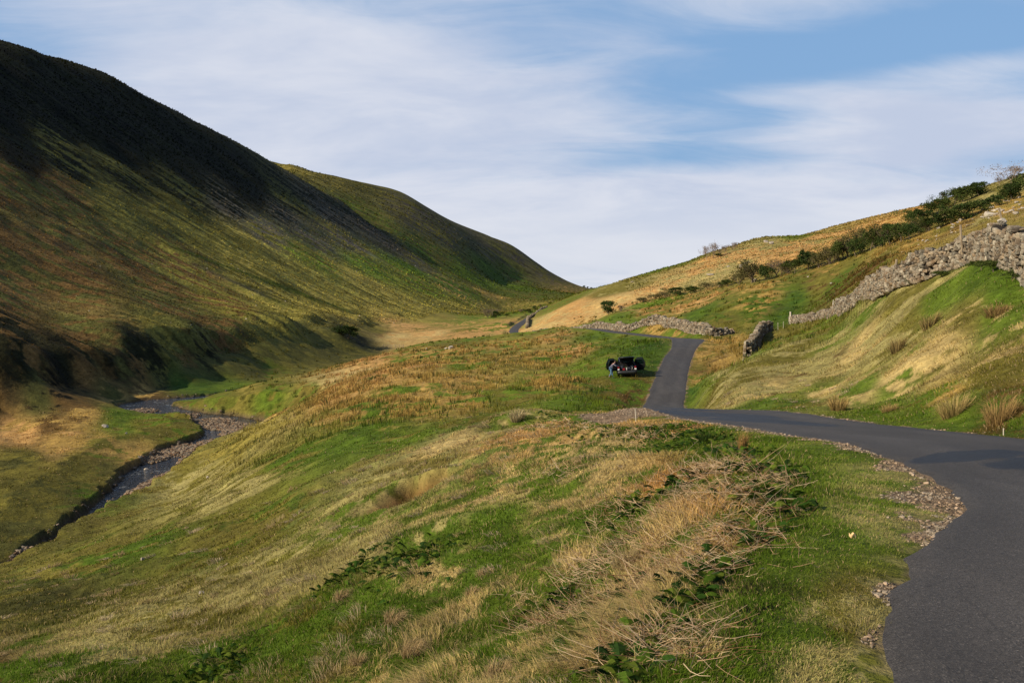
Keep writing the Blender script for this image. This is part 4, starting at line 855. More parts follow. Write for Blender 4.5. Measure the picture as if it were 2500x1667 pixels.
def zone(x, y, pts):
    """weight of a zone given as ground circles from survey places (px, py, radius in frame px)"""
    w_ = np.zeros(len(x))
    for px, py, r in pts:
        X_, Y_, _ = seen(px, py); rr = r / F * Y_
        w_ = np.maximum(w_, np.exp(-(.5 * ((x - X_) / rr) ** 2 + ((y - Y_) / (rr * (1.5 + .9 * (Y_ / 10)))) ** 2)))
    return w_
DEADZ = [(1560,1330,110),(1650,1250,120),(1750,1230,90),(1780,1320,80),(1480,1370,110),(1700,1160,80),(1540,1070,70),(1340,1040,60),(1420,1150,60),(1560,1450,110),(1600,1590,90),(1400,1520,100),(1800,1140,60),(1500,1240,60),(1880,1180,40),(1640,1420,90)]
GREENZ = [(1620,1060,60),(1700,1080,70),(1780,1110,60),(1850,1150,60),(1880,1230,60),(1900,1330,60),(1800,1400,80),(1750,1480,90),(1700,1560,90),(1440,1080,30),(1650,1190,35),(1380,1480,45),(1490,1540,60),(1550,1640,60),(1900,1420,60),(1830,1520,70),(1550,1250,40),(1400,1010,40),(1340,1020,30),(540,1640,50),(1000,1360,60),(860,1400,50),(1500,1470,50),(1600,1010,40)]
# dead bracken stalks
x, y = scatter(60000, 3.6, 34, 1240, 2000); wz_ = zone(x, y, DEADZ); ok = rs.random(len(x)) < (wz_ ** 1.2) * .14 * (y / 12) ** -.2; x, y = x[ok], y[ok]; nn = len(x)
def sticks(x, y, ln, up, wid, col, seg=3):
    nn = len(x); a = rs.random(nn) * 6.283; z = gz(x, y)
    d_ = np.c_[np.cos(a), np.sin(a)] * (ln * np.sqrt(1 - up ** 2))[:, None]; vs = []; 
    p0 = np.c_[x, y, z - .02 + .10 * rs.random(nn)]; bend = (rs.random((nn, 2)) - .5) * (ln * .8)[:, None]
    pts = []
    for t in np.linspace(0, 1, seg + 1):
        p = p0 + np.c_[d_ * t + bend * t * (1 - t) * 2, ln * up * t]; p[:, 2] = np.maximum(p[:, 2], gz(p[:, 0], p[:, 1]) + .01); pts.append(p)
    allv = []
    for i, p in enumerate(pts):
        w_ = wid * (1 - .6 * i / seg)
        allv += [p + np.c_[-np.sin(a) * w_ / 2, np.cos(a) * w_ / 2, 0 * a], p + np.c_[np.sin(a) * w_ / 2, -np.cos(a) * w_ / 2, 0 * a], p + np.c_[0 * a, 0 * a, w_ * .9]]
    V_ = np.stack(allv, 1); n3 = 3 * (seg + 1); b = np.arange(nn)[:, None, None] * n3; fl = []
    for i in range(seg):
        for e in range(3): fl.append([3 * i + e, 3 * i + (e + 1) % 3, 3 * i + 3 + (e + 1) % 3, 3 * i + 3 + e])
    fl = np.array(fl)[None] + b
    return V_.reshape(-1, 3), fl.reshape(-1), np.full(nn * seg * 3, 4), np.repeat(col, n3, 0)
dc_ = np.array([(.48, .35, .21), (.42, .28, .17), (.54, .42, .28), (.22, .12, .06)])[rs.integers(0, 4, nn)] * (.75 + .5 * rs.random((nn, 1)))
S1 = sticks(x, y, .08 + .34 * rs.random(nn) ** 2.2, rs.random(nn) ** 2 * .8, np.maximum(.0022, .00038 * y) * (1 + .8 * rs.random(nn)), dc_)
# crumpled dead fronds: short side twigs
k = np.repeat(np.arange(nn), 3); S2 = sticks(x[k] + (rs.random(len(k)) - .5) * .25, y[k] + (rs.random(len(k)) - .5) * .3, .05 + .14 * rs.random(len(k)), rs.random(len(k)) * .8, np.maximum(.003, .0005 * y[k]), dc_[k] * (.8 + .4 * rs.random((len(k), 1))), 2)
v, f, c, k = merge([S1, S2]); tag(mesh_np('dead_bracken', v, f, c, M_blade, col=k), 'tangle of pale dead bracken stalks on the foreground mound', kind='stuff')
# living bracken fronds and bramble leaves
x, y = scatter(90000, 3.6, 60, 400, 2000); wz_ = zone(x, y, GREENZ); ok = (rs.random(len(x)) < wz_ ** 1.2 * .62 * (y / 10) ** -.2) & ((grid_at(redge, x, y) > .8) | (grid_at(redge, x, y) > 1e6)); x, y = x[ok], y[ok]; nn = len(x)
vs, fl, cl_ = [], [], []; off = 0
npn = 13
a = rs.random(nn) * 6.283; ln = .035 + .075 * rs.random(nn) + .002 * y; rise = .35 + .5 * rs.random(nn); z = gz(x, y)
colf = np.array([(.070, .125, .016), (.035, .080, .014), (.11, .15, .022), (.026, .055, .014)])[rs.integers(0, 4, nn)] * (.7 + .6 * rs.random((nn, 1)))
tri = []; tc = []
for i in range(npn):
    t = (i + .6) / npn; ax_ = np.cos(a); ay_ = np.sin(a); r_ = ln * t * .9; hgt = ln * (rise * t * 1.6 - .7 * t * t) + .02
    cx_ = x + ax_ * r_; cy_ = y + ay_ * r_; cz_ = z + hgt; lw = ln * .42 * np.sin(np.pi * min(.25 + .75 * (1 - t), .95)) 
    for sd in (-1, 1):
        ox = -ay_ * sd * lw + ax_ * lw * .3; oy = ax_ * sd * lw + ay_ * lw * .3; wd = ln * .030 + .00025 * y
        p0 = np.c_[cx_ - ax_ * wd, cy_ - ay_ * wd, cz_]; p1 = np.c_[cx_ + ax_ * wd, cy_ + ay_ * wd, cz_ + .01]; p2 = np.c_[cx_ + ox, cy_ + oy, cz_ - lw * .25 * rs.random(nn)]
        tri.append(np.stack([p0, p1, p2], 1)); tc.append(np.repeat((colf * (.85 + .3 * rs.random((nn, 1))))[:, None], 3, 1))
tri = np.concatenate(tri); tc = np.concatenate(tc)
tag(mesh_np('green_bracken', tri.reshape(-1, 3), np.arange(len(tri) * 3), np.full(len(tri), 3), M_blade, col=tc.reshape(-1, 3)), 'fresh green bracken fronds and bramble on the foreground mound', kind='stuff')

# tussocks that stand out one by one
def tussock(px, py, wpx, hpx, col, label, nb=260, spread=.8, cat='grass tussock', name='grass_tussock', d=None, lean=(.1, 0)):
    X_, Y_, Z_ = seen(px, py); r = wpx / F * Y_ / 2; h = hpx / F * Y_
    a = rs.random(nb) * 6.283; rr = r * .35 * rs.random(nb) ** .5; bx = rr * np.cos(a); by = rr * np.sin(a); hh = h * (.5 + .6 * rs.random(nb))
    out = r * spread * (.3 + 1.1 * rs.random(nb) ** 1.3); ln = np.c_[np.cos(a), np.sin(a)] * out[:, None] + np.array(lean) * h
    cj = np.array(col) * (.6 + .8 * rs.random((nb, 1)))
    zb = gz(X_ + bx, Y_ + by) - Z_ - .02
    v, f, c, k = blades(np.c_[bx, by, zb], hh, ln, np.full(nb, max(.003, .00045 * Y_)), cj, rs, .7)
    o = mesh_np(name, v, f, c, M_blade, col=k); o.location = (X_, Y_, Z_); tag(o, label, cat); return o
STR = (.42, .31, .16); RUS = (.42, .30, .12); OLV = (.16, .14, .04); DGR = (.035, .06, .015)
tussock(1812,1105,46,62,(.36,.22,.08),'tall golden grass tuft at the top of the mound beside the gravel edge',150)
tussock(470+1300-60+10,1082,60,36,DGR,'dark green rush tuft just left of the tall golden tuft',150)
tussock(1530,1388,110,74,(.40,.32,.16),'large pale sprawling tussock in the middle of the bracken mound',420,1.0)
tussock(2045,1002,90,50,RUS,'tawny rush tussock on the far verge, leftmost of the verge tussocks',260)
tussock(2170,1004,70,28,RUS,'low tawny tussock on the far verge between the leftmost and the wide one',180)
tussock(2330,1014,150,62,(.42,.32,.13),'wide golden rush clump on the far verge',360)
tussock(2440,1030,150,78,(.40,.27,.11),'tallest tawny rush clump where the bank leaves the right edge',360)
tussock(2270,800,90,44,(.34,.26,.11),'upper tawny tuft on the right bank below the tall wall',220)
tussock(2190,860,70,44,(.28,.21,.09),'brown tuft on the right bank lower left of the upper tawny tuft',200)
tussock(2430,770,110,34,(.28,.19,.08),'broad bronze tuft on the right bank under the green nettle patch',240)
tussock(1000,1600,95,62,STR,'pale blond tussock in the foreground, left of the bottom centre',420,1.0,lean=(.5,-.2))
tussock(955,1520,80,48,STR,'pale tussock on the foreground slope above the blond one',300,1.0,lean=(.5,-.2))
tussock(1180,1400,70,24,STR,'flattened straw tussock on the foreground slope, upper centre',220,1.0,lean=(.6,0))
tussock(830,1465,60,34,STR,'straw tussock on the foreground slope left of the others',220,1.0,lean=(.5,0))
tussock(1610,1620,110,52,(.50,.38,.26),'pinkish white dead tussock at the bottom under the bracken',420,1.1)
tussock(1210,1650,120,60,STR,'straw tussock cut by the bottom edge of the picture',380,1.0,lean=(.5,-.1))
tussock(1150,1450,50,28,STR,'small straw tuft right of centre on the foreground slope',160,1.0)
tussock(870,1620,70,40,STR,'small straw tuft near the bottom edge, left of the pale blond tussock',200,1.0)
tussock(660,1450,70,26,(.38,.30,.15),'faded straw tuft low on the left foreground slope',200,1.0,lean=(.4,0))
tussock(1262,1030,70,36,(.44,.36,.20),'pale grass crest tuft where the slope folds over, above centre',260,1.0)
# ---------------------------------------------------------------- trees and bushes
m = newmat('leaf clumps'); co = objco()
oi = nt.nodes.new('ShaderNodeObjectInfo'); c0 = mulc(attrc(), maprange(oi.outputs['Random'], 0, 1, .75, 1.3, 'LINEAR'))
df = nt.nodes.new('ShaderNodeBsdfDiffuse'); tl = nt.nodes.new('ShaderNodeBsdfTranslucent'); mx = nt.nodes.new('ShaderNodeMixShader'); mx.inputs[0].default_value = .2
nt.links.new(c0, df.inputs[0]); nt.links.new(c0, tl.inputs[0]); nt.links.new(df.outputs[0], mx.inputs[1]); nt.links.new(tl.outputs[0], mx.inputs[2])
o = nt.nodes.new('ShaderNodeOutputMaterial'); nt.links.new(mx.outputs[0], o.inputs[0]); M_leaf = m
m = newmat('bark'); co = objco(); bsdf(mixc(noise(co, 8, 4), (.11, .085, .06), (.20, .165, .125)), .95, .1, bump_n(noise(co, 20, 3), .02)); M_bark = m
m = newmat('pale twigs'); bsdf((.30, .235, .18), .95, .1); M_twig = m
def limbs(seed, levels=4, spread=.7, n0=4, tw=.022, up=.35, trunk=.25):
    r_ = random.Random(seed); segs = []; tips = []
    def grow(p, d, l, w, lv):
        q = p
        for s in range(2):
            d = (d + Vector((r_.uniform(-.25, .25), r_.uniform(-.25, .25), r_.uniform(-.05, .22)))).normalized(); e = q + d * l / 2; segs.append((q, e, w, w * .8)); q = e; w *= .88
        if lv == 0: tips.append(q); return
        for k in range(r_.choice((2, 3, 3)) if lv < levels else n0):
            nd = (d * .6 + Vector((r_.uniform(-1, 1), r_.uniform(-1, 1), r_.uniform(-.2, 1) * up + .12)) * spread).normalized()
            grow(q, nd, l * r_.uniform(.62, .85), w * .70, lv - 1)
    for t in range(1 if trunk > .15 else 3):
        grow(Vector((0, 0, -.06)), Vector((r_.uniform(-.25, .25), r_.uniform(-.25, .25), 1)).normalized(), trunk, tw, levels)
    return segs, tips
def limb_mesh(name, segs, mat, k=4):
    vs, fs = [], []
    for a, b, w0, w1 in segs:
        d = (b - a); L_ = d.length
        if L_ < 1e-6: continue
        q = d.to_track_quat('Z', 'Y'); o = len(vs)
        for p, w_ in ((a, w0), (b, w1)):
            for i in range(k): vs.append(p + q @ Vector((math.cos(6.283 * i / k) * w_, math.sin(6.283 * i / k) * w_, 0)))
        for i in range(k): fs.append((o + i, o + (i + 1) % k, o + k + (i + 1) % k, o + k + i))
    return mesh_np(name, np.array([v[:] for v in vs]), np.array(fs), np.full(len(fs), 4), mat, link=False)
def crown_mesh(seed, nl, leaf, col, col2, tips, wide=.62, low=.12, lumps=13):
    rs = np.random.default_rng(seed)
    cs_ = rs.normal(size=(lumps, 3)) * np.array([wide * .42, wide * .42, .17]) + np.array([0, 0, .56]); cs_[:, 2] = np.clip(cs_[:, 2], low + .12, .86)
    rr = .13 + .14 * rs.random(lumps); tp = np.array([t[:] for t in tips]) if tips else cs_
    k = rs.integers(0, lumps, nl); d = rs.normal(size=(nl, 3)); d /= np.linalg.norm(d, axis=1, keepdims=True)
    p = cs_[k] + d * (rr[k] * rs.random(nl) ** .33)[:, None] * np.array([1.15, 1.15, .85])
    nt2 = int(nl * .35); kk = rs.integers(0, len(tp), nt2); p[:nt2] = tp[kk] + rs.normal(size=(nt2, 3)) * .045
    p = p[p[:, 2] > .02]; n_ = len(p)
    u = rs.normal(size=(n_, 3)); u /= np.linalg.norm(u, axis=1, keepdims=True); v_ = np.cross(u, rs.normal(size=(n_, 3))); v_ /= np.linalg.norm(v_, axis=1, keepdims=True)
    s = leaf * (.6 + .8 * rs.random((n_, 1))); q = np.stack([p - u * s, p - v_ * s * .6, p + u * s, p + v_ * s * .6], 1)
    mixv = rs.random((n_, 1)) ; cl = np.array(col) * (1 - mixv) + np.array(col2) * mixv; cl = cl * (.6 + .8 * rs.random((n_, 1)))
    return mesh_np('crown', q.reshape(-1, 3), np.arange(n_ * 4), np.full(n_, 4), M_leaf, col=np.repeat(cl, 4, 0), link=False)
KINDS = {}
def kind(name, seeds, nl, leaf, c1, c2, trunk, levels=3, wide=.62, low=.1, mat=None, spread=.7):
    out = []
    for s in seeds:
        sg_, tp_ = limbs(s, levels, spread, 4, .03 if nl else .022, .35, trunk); zm = max(t.z for t in tp_)
        sg_ = [(a * (.85 / zm), b * (.85 / zm), w0, w1) for a, b, w0, w1 in sg_]; tp_ = [t * (.85 / zm) for t in tp_]
        out.append((limb_mesh('trunk', sg_, mat or M_bark, 4), crown_mesh(s, nl, leaf, c1, c2, tp_, wide, low) if nl else None))
    KINDS[name] = out
kind('green', (1, 2, 3), 2300, .032, (.040, .064, .018), (.10, .125, .035), .3)
kind('dark', (4, 5), 2600, .032, (.026, .050, .016), (.062, .088, .026), .3)
kind('olive', (6, 7, 8), 1900, .026, (.065, .072, .026), (.15, .13, .055), .1, 4)
kind('grey', (9, 10), 1100, .022, (.10, .082, .055), (.19, .155, .11), .1, 4, mat=M_twig)
kind('bare', (11, 12, 13), 1500, .017, (.15, .12, .10), (.26, .21, .18), .3, 5, mat=M_twig, spread=.75, low=.3)
kind('open', (14,), 900, .030, (.020, .042, .012), (.05, .075, .022), .4, 4)
LOW = {'green': 'green thorn bush', 'dark': 'dark evergreen bush', 'olive': 'olive half-leafed bush', 'grey': 'grey twiggy bush', 'bare': 'pale bare tree', 'open': 'open-crowned green tree'}
def bush(px, base, wpx, hpx, kd, label, group=None, cat=None, k=None, d=None):
    if d: x, y = (px - CX) / F * d, d; z = float(gz(x, y))
    else: x, y, z = seen(px, base)
    h = hpx / F * y; wd = wpx / F * y; i = random.Random(int(px * 7 + base)).randrange(len(KINDS[kd])) if k is None else k
    tr, cr = KINDS[kd][i]; nmx = {'bare': 'bare_tree', 'open': 'tree'}.get(kd, 'bush')
    r = empty(nmx, (x, y, z - .03 * h), random.Random(int(px)).random() * 6.28); r.scale = (wd / .95, wd / .95, h / .93)
    tag(r, label, cat or ('tree' if kd in ('bare', 'open') else 'bush'), group)
    o = bpy.data.objects.new('branches' if kd == 'bare' else 'trunk', tr); C.objects.link(o); o.parent = r
    if cr: o = bpy.data.objects.new('crown', cr); C.objects.link(o); o.parent = r
    return r
bush(1487,767,44,33,'dark','windswept dark bush leaning alone above the middle stone wall')
bush(1516,760,20,16,'grey','small grey twiggy shrub touching the right side of the windswept bush')
bush(1194,776,48,25,'grey','round grey thicket on the valley floor left of the far lane', k=0)
bush(1210,777,22,18,'dark','dark shrub on the right flank of the round grey thicket')
bush(1236,774,14,8,'green','tiny green shrub right of the round grey thicket')
bush(1291,764,16,10,'dark','little dark bush at the far bend of the lane', d=600); bush(1306,759,10,11,'dark','narrow dark bush right beside the far bend bush', d=620); bush(1319,752,8,8,'olive','smallest bush near the far bend, on its right', d=650)
bush(1272,762,20,9,'grey','faint grey thicket left of the far bend of the lane', d=620)
bush(848,826,60,34,'dark','dark bush growing on the shaded bluff at the foot of the left hill')
hedge = [(1570,738,30,12,'olive'),(1600,731,34,14,'olive'),(1650,722,40,20,'dark'),(1622,726,28,14,'olive'),(1686,716,34,17,'green'),(1695,713,30,12,'green'),(1727,707,28,18,'olive'),(1756,702,26,15,'olive'),(1778,699,36,16,'green'),(1808,694,34,32,'olive'),(1838,690,64,54,'olive'),(1868,684,34,38,'dark'),
  (1901,674,52,40,'grey'),(1922,671,34,34,'olive'),(1940,667,36,34,'green'),(1972,660,48,50,'dark'),(2000,653,40,36,'olive'),(2024,646,44,42,'olive'),(2048,638,44,46,'green'),(2066,630,46,58,'olive'),(2090,625,40,44,'dark'),(2100,617,44,60,'olive'),(2125,612,46,52,'green'),(2136,606,40,50,'dark'),(2150,603,44,56,'olive'),(2172,599,44,50,'dark'),(2200,592,46,48,'green'),(2222,584,36,40,'dark'),
  (2243,571,44,36,'olive'),(2268,564,40,32,'green'),(2296,556,46,36,'dark'),(2322,546,46,36,'green'),(2350,537,50,38,'dark'),(2376,527,44,36,'green'),(2398,515,38,30,'dark')]
for i, (px, by, wp_, hp_, kd) in enumerate(hedge): bush(px, by, wp_ * 1.15, hp_ * 1.05, kd, '%s, %s from the left in the main hedge line' % (LOW[kd], ORD[i + 1]), 'bushes of the main hedge line')
right_end = [(2412,506,12,20,'bare'),(2432,503,32,26,'dark'),(2452,495,34,36,'green'),(2474,488,38,38,'dark'),(2492,482,40,46,'green')]
for i, (px, by, wp_, hp_, kd) in enumerate(right_end): bush(px, by, wp_ * 1.25, hp_ * 1.1, kd, '%s, %s from the left in the hedge end by the right edge' % (LOW[kd], ORD[i + 1]), 'bushes at the upper hedge end')
upper = [(2226,548,34,32,'green'),(2250,540,40,30,'dark'),(2278,527,40,32,'green'),(2300,514,40,28,'green'),(2305,497,32,28,'open'),(2330,500,40,34,'green'),(2350,492,44,34,'green'),(2372,484,40,30,'green'),(2392,478,38,30,'dark')]
for i, (px, by, wp_, hp_, kd) in enumerate(upper): bush(px, by, wp_ * 1.25, hp_ * 1.1, kd, '%s, %s from the left in the upper row against the sky' % (LOW[kd], ORD[i + 1]), 'bushes of the upper row')
bush(2175,597,36,46,'bare','round pale bare tree in front of the dark hedge, left part', k=0); bush(2075,628,26,52,'bare','thin pale bare tree inside the hedge near its middle', k=1); bush(2108,612,26,50,'bare','second pale bare tree inside the hedge, right of the thin one', k=2); bush(2262,566,30,26,'bare','pale bare tree at the hedge above the pale boulders', k=1)
bush(2465,456,70,58,'bare','wide bare tree on the skyline at the top right', k=2, cat='tree')
bush(2440,452,26,22,'bare','small bare tree on the skyline just left of the wide bare tree', k=1)
bush(2480,455,40,16,'dark','low dark bush under the wide bare skyline tree', d=262); bush(2497,448,30,16,'dark','low dark bush at the right edge on the upper ridge', d=258)
bush(1724,636,24,40,'bare','leftmost bare tree of the skyline group on the tan hill', k=0); bush(1742,630,28,42,'bare','tallest bare tree of the skyline group on the tan hill', k=1)
bush(1758,624,14,16,'bare','low bare tree between the tallest and the right pair on the tan hill skyline', k=0); bush(1771,621,20,24,'bare','bare tree of the skyline group, second from the right', k=2); bush(1791,613,24,24,'bare','rightmost round bare tree of the skyline group', k=0)
bush(1755,627,18,9,'dark','dark shrub at the foot of the skyline tree group')
for i, (px, by, wp_, hp_) in enumerate([(1427,703,7,5),(1434,706,5,4),(1443,709,6,5),(1450,711,6,4),(1456,712,6,4)]):
    bush(px, by, wp_, hp_ + 1, 'dark', 'tiny dark tree on the far valley skyline, %s from the left' % ORD[i + 1], 'far trees at the valley head', 'tree', d=1880 + (px - 700) * .7)
# nettles and brambles at the foot of the tall wall
for i, (px, by, wp_, hp_, lb) in enumerate([(2395,658,46,22,'leafy green nettle patch under the tall wall, left of the two taller ones'),(2425,664,44,30,'tallest leafy green patch against the foot of the tall wall'),(2470,684,50,24,'leafy green patch at the wall foot beside the right edge'),(2222,700,34,18,'leafy green patch at the wall foot right of the leaning post'),(2300,678,60,16,'low leafy green patch at the foot of the middle of the tall wall')]):
    bush(px, by, wp_, hp_, 'green', lb, None, 'weeds')
# ---------------------------------------------------------------- posts and fences
m = newmat('weathered wood'); co = objco(); g = noise(mapped(co, (14, 14, 1.2)), 2.0, 5, .6, .3)
bsdf(mixc(maprange(g, .3, .7), (.17, .13, .09), (.36, .29, .20)), .9, .15, bump_n(g, .01)); M_wood = m
m = newmat('pale wood'); co = objco(); g = noise(co, 9, 4); bsdf(mixc(g, (.42, .38, .31), (.62, .57, .48)), .9, .1); M_pale = m
m = newmat('wire'); bsdf((.10, .095, .09), .55, .4, metallic=.7); M_wire = m
m = newmat('rusty sheet'); co = objco(); bsdf(mixc(noise(co, 6, 4), (.30, .11, .03), (.40, .20, .08)), .85, .2); M_rust = m
def bar_bm(bm, a, b, w0, w1=None, d0=None, sides=4, tip=False):
    a = Vector(a); b = Vector(b); d = b - a; q = d.to_track_quat('Z', 'Y'); w1 = w1 or w0; d0 = d0 or w0; rings = []
    n_ = 5; rr = random.Random(int(abs(a.x * 91 + b.z * 37)))
    for i in range(n_):
        t = i / (n_ - 1); p = a + d * t + q @ Vector((rr.uniform(-.12, .12) * w0, rr.uniform(-.12, .12) * w0, 0)) * (0 < i < n_ - 1); ww = w0 + (w1 - w0) * t
        if tip and i == n_ - 1: ww *= .35
        rings.append([bm.verts.new(p + q @ Vector((math.cos(6.283 * (k + .5) / sides) * ww, math.sin(6.283 * (k + .5) / sides) * (ww * d0 / w0), 0))) for k in range(sides)])
    for i in range(n_ - 1):
        for k in range(sides): bm.faces.new((rings[i][k], rings[i][(k + 1) % sides], rings[i + 1][(k + 1) % sides], rings[i + 1][k]))
    bm.faces.new(rings[0][::-1]); bm.faces.new(rings[-1])
def bm_obj(name, bm, mat, parent=None, smooth=False, bevel=0):
    if bevel: bmesh.ops.bevel(bm, geom=bm.edges[:], offset=bevel, segments=2, affect='EDGES', profile=.6)
    bmesh.ops.recalc_face_normals(bm, faces=bm.faces[:])
    me = bpy.data.meshes.new(name); bm.to_mesh(me); bm.free(); me.materials.append(mat)
    for p in me.polygons: p.use_smooth = smooth
    o = bpy.data.objects.new(name, me); C.objects.link(o)
    if parent is not None: o.parent = parent
    return o
def G3(px, d, up=0.0):
    x = (px - CX) / F * d; return Vector((x, d, float(gz(x, d)) + up))
def postobj(name, p0, dx, h, w_, label, mat=None, tip=False, dy=0.0, cat='post'):
    bm = bmesh.new(); bar_bm(bm, (0, 0, -.3), (dx, dy, h), w_, w_ * .9, tip=tip, sides=6); o = bm_obj(name, bm, mat or M_wood); o.location = p0; tag(o, label, cat); return o
postobj('wooden_post', G3(2174, 57.3), .36, 2.0, .075, 'tall leaning wooden post standing in front of the tall wall')
postobj('wooden_post', G3(2032, 93.5), .10, 1.78, .075, 'slim pale pointed stake at the low left part of the tall wall', M_pale, True)
postobj('wooden_post', G3(1930, 123.5), 0, 1.5, .14, 'pale stout post at the left end of the tall wall', M_pale)
postobj('wooden_post', G3(2353, 46.6), -.16, 1.98, .06, 'grey post poking out behind the wall top below the small boulder')
postobj('wooden_post', G3(2464, 39.4), -.40, 1.75, .05, 'thick weathered post leaning over the cap stones near the right edge')
postobj('marker_stake', G3(1555, 27.5), -.05, .42, .014, 'thin white marker stick beside the gravel layby', M_pale, cat='marker')
postobj('marker_peg', G3(2450, 15.6), 0, .11, .010, 'tiny yellow peg in the grass at the far edge of the lane', M_pale, cat='marker')
bm = bmesh.new(); a = G3(2400, 42.6, .95); b = G3(2503, 34.6, 1.62); off = Vector((-.1, -.62, 0)); bar_bm(bm, (0, 0, 0), b - a, .045, .035, sides=6); o = bm_obj('wooden_rail', bm, M_wood); o.location = a + off; tag(o, 'long thin wooden rail resting slantwise against the tall wall', 'rail')
bm = bmesh.new(); bmesh.ops.create_grid(bm, x_segments=6, y_segments=6, size=.5)
for v_ in bm.verts: v_.co = Vector((v_.co.x * .28, .02 * math.sin(v_.co.x * 20) - .10 * v_.co.y, v_.co.y * .62 + .3))
r_ = bmesh.ops.solidify(bm, geom=bm.faces[:], thickness=.012); o = bm_obj('rusty_panel', bm, M_rust); o.location = G3(2170, 59.2, .45) + Vector((0, -.5, 0)); o.scale = (1, 1, 1); tag(o, 'narrow rust orange panel wedged on the wall beside the leaning post', 'panel')
# small wire gate-gap fence between the stub and the tall wall
fr = empty('wire_fence', G3(1880, 114.5)); tag(fr, 'low wire fence closing the gap between the wall stub and the tall wall', 'fence')
pa, pb = G3(1880, 114.5), G3(1931, 124); base0 = fr.location.copy()
bm = bmesh.new(); bar_bm(bm, (0, 0, -.2), (0, 0, .95), .15, .14, sides=6); bm_obj('end_post', bm, M_pale, fr)
for t in (.36, .62, .9):
    p = pa.lerp(pb, t); p.z = float(gz(p.x, p.y)); bm = bmesh.new(); bar_bm(bm, p - base0 + Vector((0, 0, -.1)), p - base0 + Vector((0, 0, .92)), .03, .03); bm_obj('post', bm, M_pale, fr)
for hz_ in (.3, .55, .88):
    bm = bmesh.new(); bar_bm(bm, Vector((0, 0, hz_)), pb - base0 + Vector((0, 0, hz_)), .012, .012); bm_obj('wire', bm, M_wire, fr)
# water fence across the stream at the foot of the bluff
fr = empty('water_fence', G3(936, 330)); tag(fr, 'tiny dark post and rail fence across the stream by the bluff', 'fence'); base0 = fr.location.copy(); pb = G3(985, 322)
for i in range(6):
    p = Vector(base0).lerp(pb, i / 5); p.z = float(gz(p.x, p.y)); bm = bmesh.new(); bar_bm(bm, p - base0 + Vector((0, 0, -.2)), p - base0 + Vector((0, 0, 1.2)), .10, .10); bm_obj('post', bm, M_wood, fr)
for hz_ in (.5, 1.0):
    bm = bmesh.new(); bar_bm(bm, Vector((0, 0, hz_)), pb - base0 + Vector((0, 0, hz_)), .06, .06); bm_obj('rail', bm, M_wood, fr)
# curled orange leaf on the verge
bm = bmesh.new(); bmesh.ops.create_grid(bm, x_segments=8, y_segments=6, size=.5)
for v_ in bm.verts:
    x_, y_ = v_.co.x, v_.co.y; v_.co = Vector((x_ * .045, y_ * .03 * (1 - (2 * x_) ** 2 * .8), .012 + .02 * y_ * y_ * 4 + .008 * math.sin(x_ * 9)))
m = newmat('dead leaf'); bsdf(mixc(noise(objco(), 60, 3), (.75, .42, .16), (.85, .70, .42)), .7, .2); bmesh.ops.solidify(bm, geom=bm.faces[:], thickness=.0008)
o = bm_obj('dead_leaf', bm, m); px_, py_, pz_ = seen(2081, 1334); o.location = (px_, py_, pz_ + .045); tag(o, 'single curled orange leaf lying on the green verge left of the lane', 'leaf')

# ---------------------------------------------------------------- the parked car, seen from behind with everything open
m = newmat('car paint'); bsdf((.006, .009, .011), .32, .35, Coat_Weight=.15, Coat_Roughness=.1); M_paint = m
m = newmat('black trim'); bsdf((.012, .012, .013), .6, .3); M_trim = m
m = newmat('tyre rubber'); bsdf((.012, .012, .012), .85, .2); M_tyre = m
m = newmat('alloy'); bsdf((.45, .45, .46), .35, .5, metallic=.9); M_alloy = m
m = newmat('car glass'); bsdf((.01, .03, .026), .08, .4, Transmission_Weight=.45); M_glass = m
m = newmat('chrome'); bsdf((.75, .76, .78), .12, .6, metallic=1.0); M_chrome = m
m = newmat('tail lamp red'); bsdf((.20, .006, .01), .15, .6, Coat_Weight=.8); M_red = m
m = newmat('tail lamp clear'); bsdf((.75, .75, .8), .15, .6, Coat_Weight=.8); M_clear = m
m = newmat('car cloth'); bsdf((.02, .02, .023), .9, .1); M_cloth = m
m = newmat('bumper paint'); bsdf((.028, .032, .036), .4, .4); M_bump = m
car = empty('car', G3(1532, 93.2)); cx0, cy0 = car.location.x, car.location.y
gxs = float(gz(cx0 + .8, cy0 + 1.3) - gz(cx0 - .8, cy0 + 1.3)) / 1.6; gys = float(gz(cx0, cy0 + 2.6) - gz(cx0, cy0)) / 2.6
car.location.z = float(gz(cx0, cy0)) + .02; car.rotation_euler = (math.atan(gys), -math.atan(gxs) * .7, math.radians(-4))
tag(car, 'black estate car on the grass beside the lane, tailgate and doors open', 'car')
def loft(name, secs, mat, parent, cap=True, smooth=True):
    bm = bmesh.new(); rg = [[bm.verts.new(p) for p in s] for s in secs]; n_ = len(secs[0])
    for i in range(len(rg) - 1):
        for k in range(n_): bm.faces.new((rg[i][k], rg[i][(k + 1) % n_], rg[i + 1][(k + 1) % n_], rg[i + 1][k]))
    if cap: bm.faces.new(rg[0][::-1]); bm.faces.new(rg[-1])
    return bm_obj(name, bm, mat, parent, smooth)
def boxbm(bm, x0, x1, y0, y1, z0, z1, bev=0.0, M=None):
    r = bmesh.ops.create_cube(bm, size=1.0); vv = r['verts']
    for v_ in vv:
        v_.co = Vector((x0 + (v_.co.x + .5) * (x1 - x0), y0 + (v_.co.y + .5) * (y1 - y0), z0 + (v_.co.z + .5) * (z1 - z0)))
    if bev:
        es = list({e for v_ in vv for e in v_.link_edges}); r2 = bmesh.ops.bevel(bm, geom=es, offset=bev, segments=2, affect='EDGES', profile=.6)
        vv = r2['verts']
    return vv
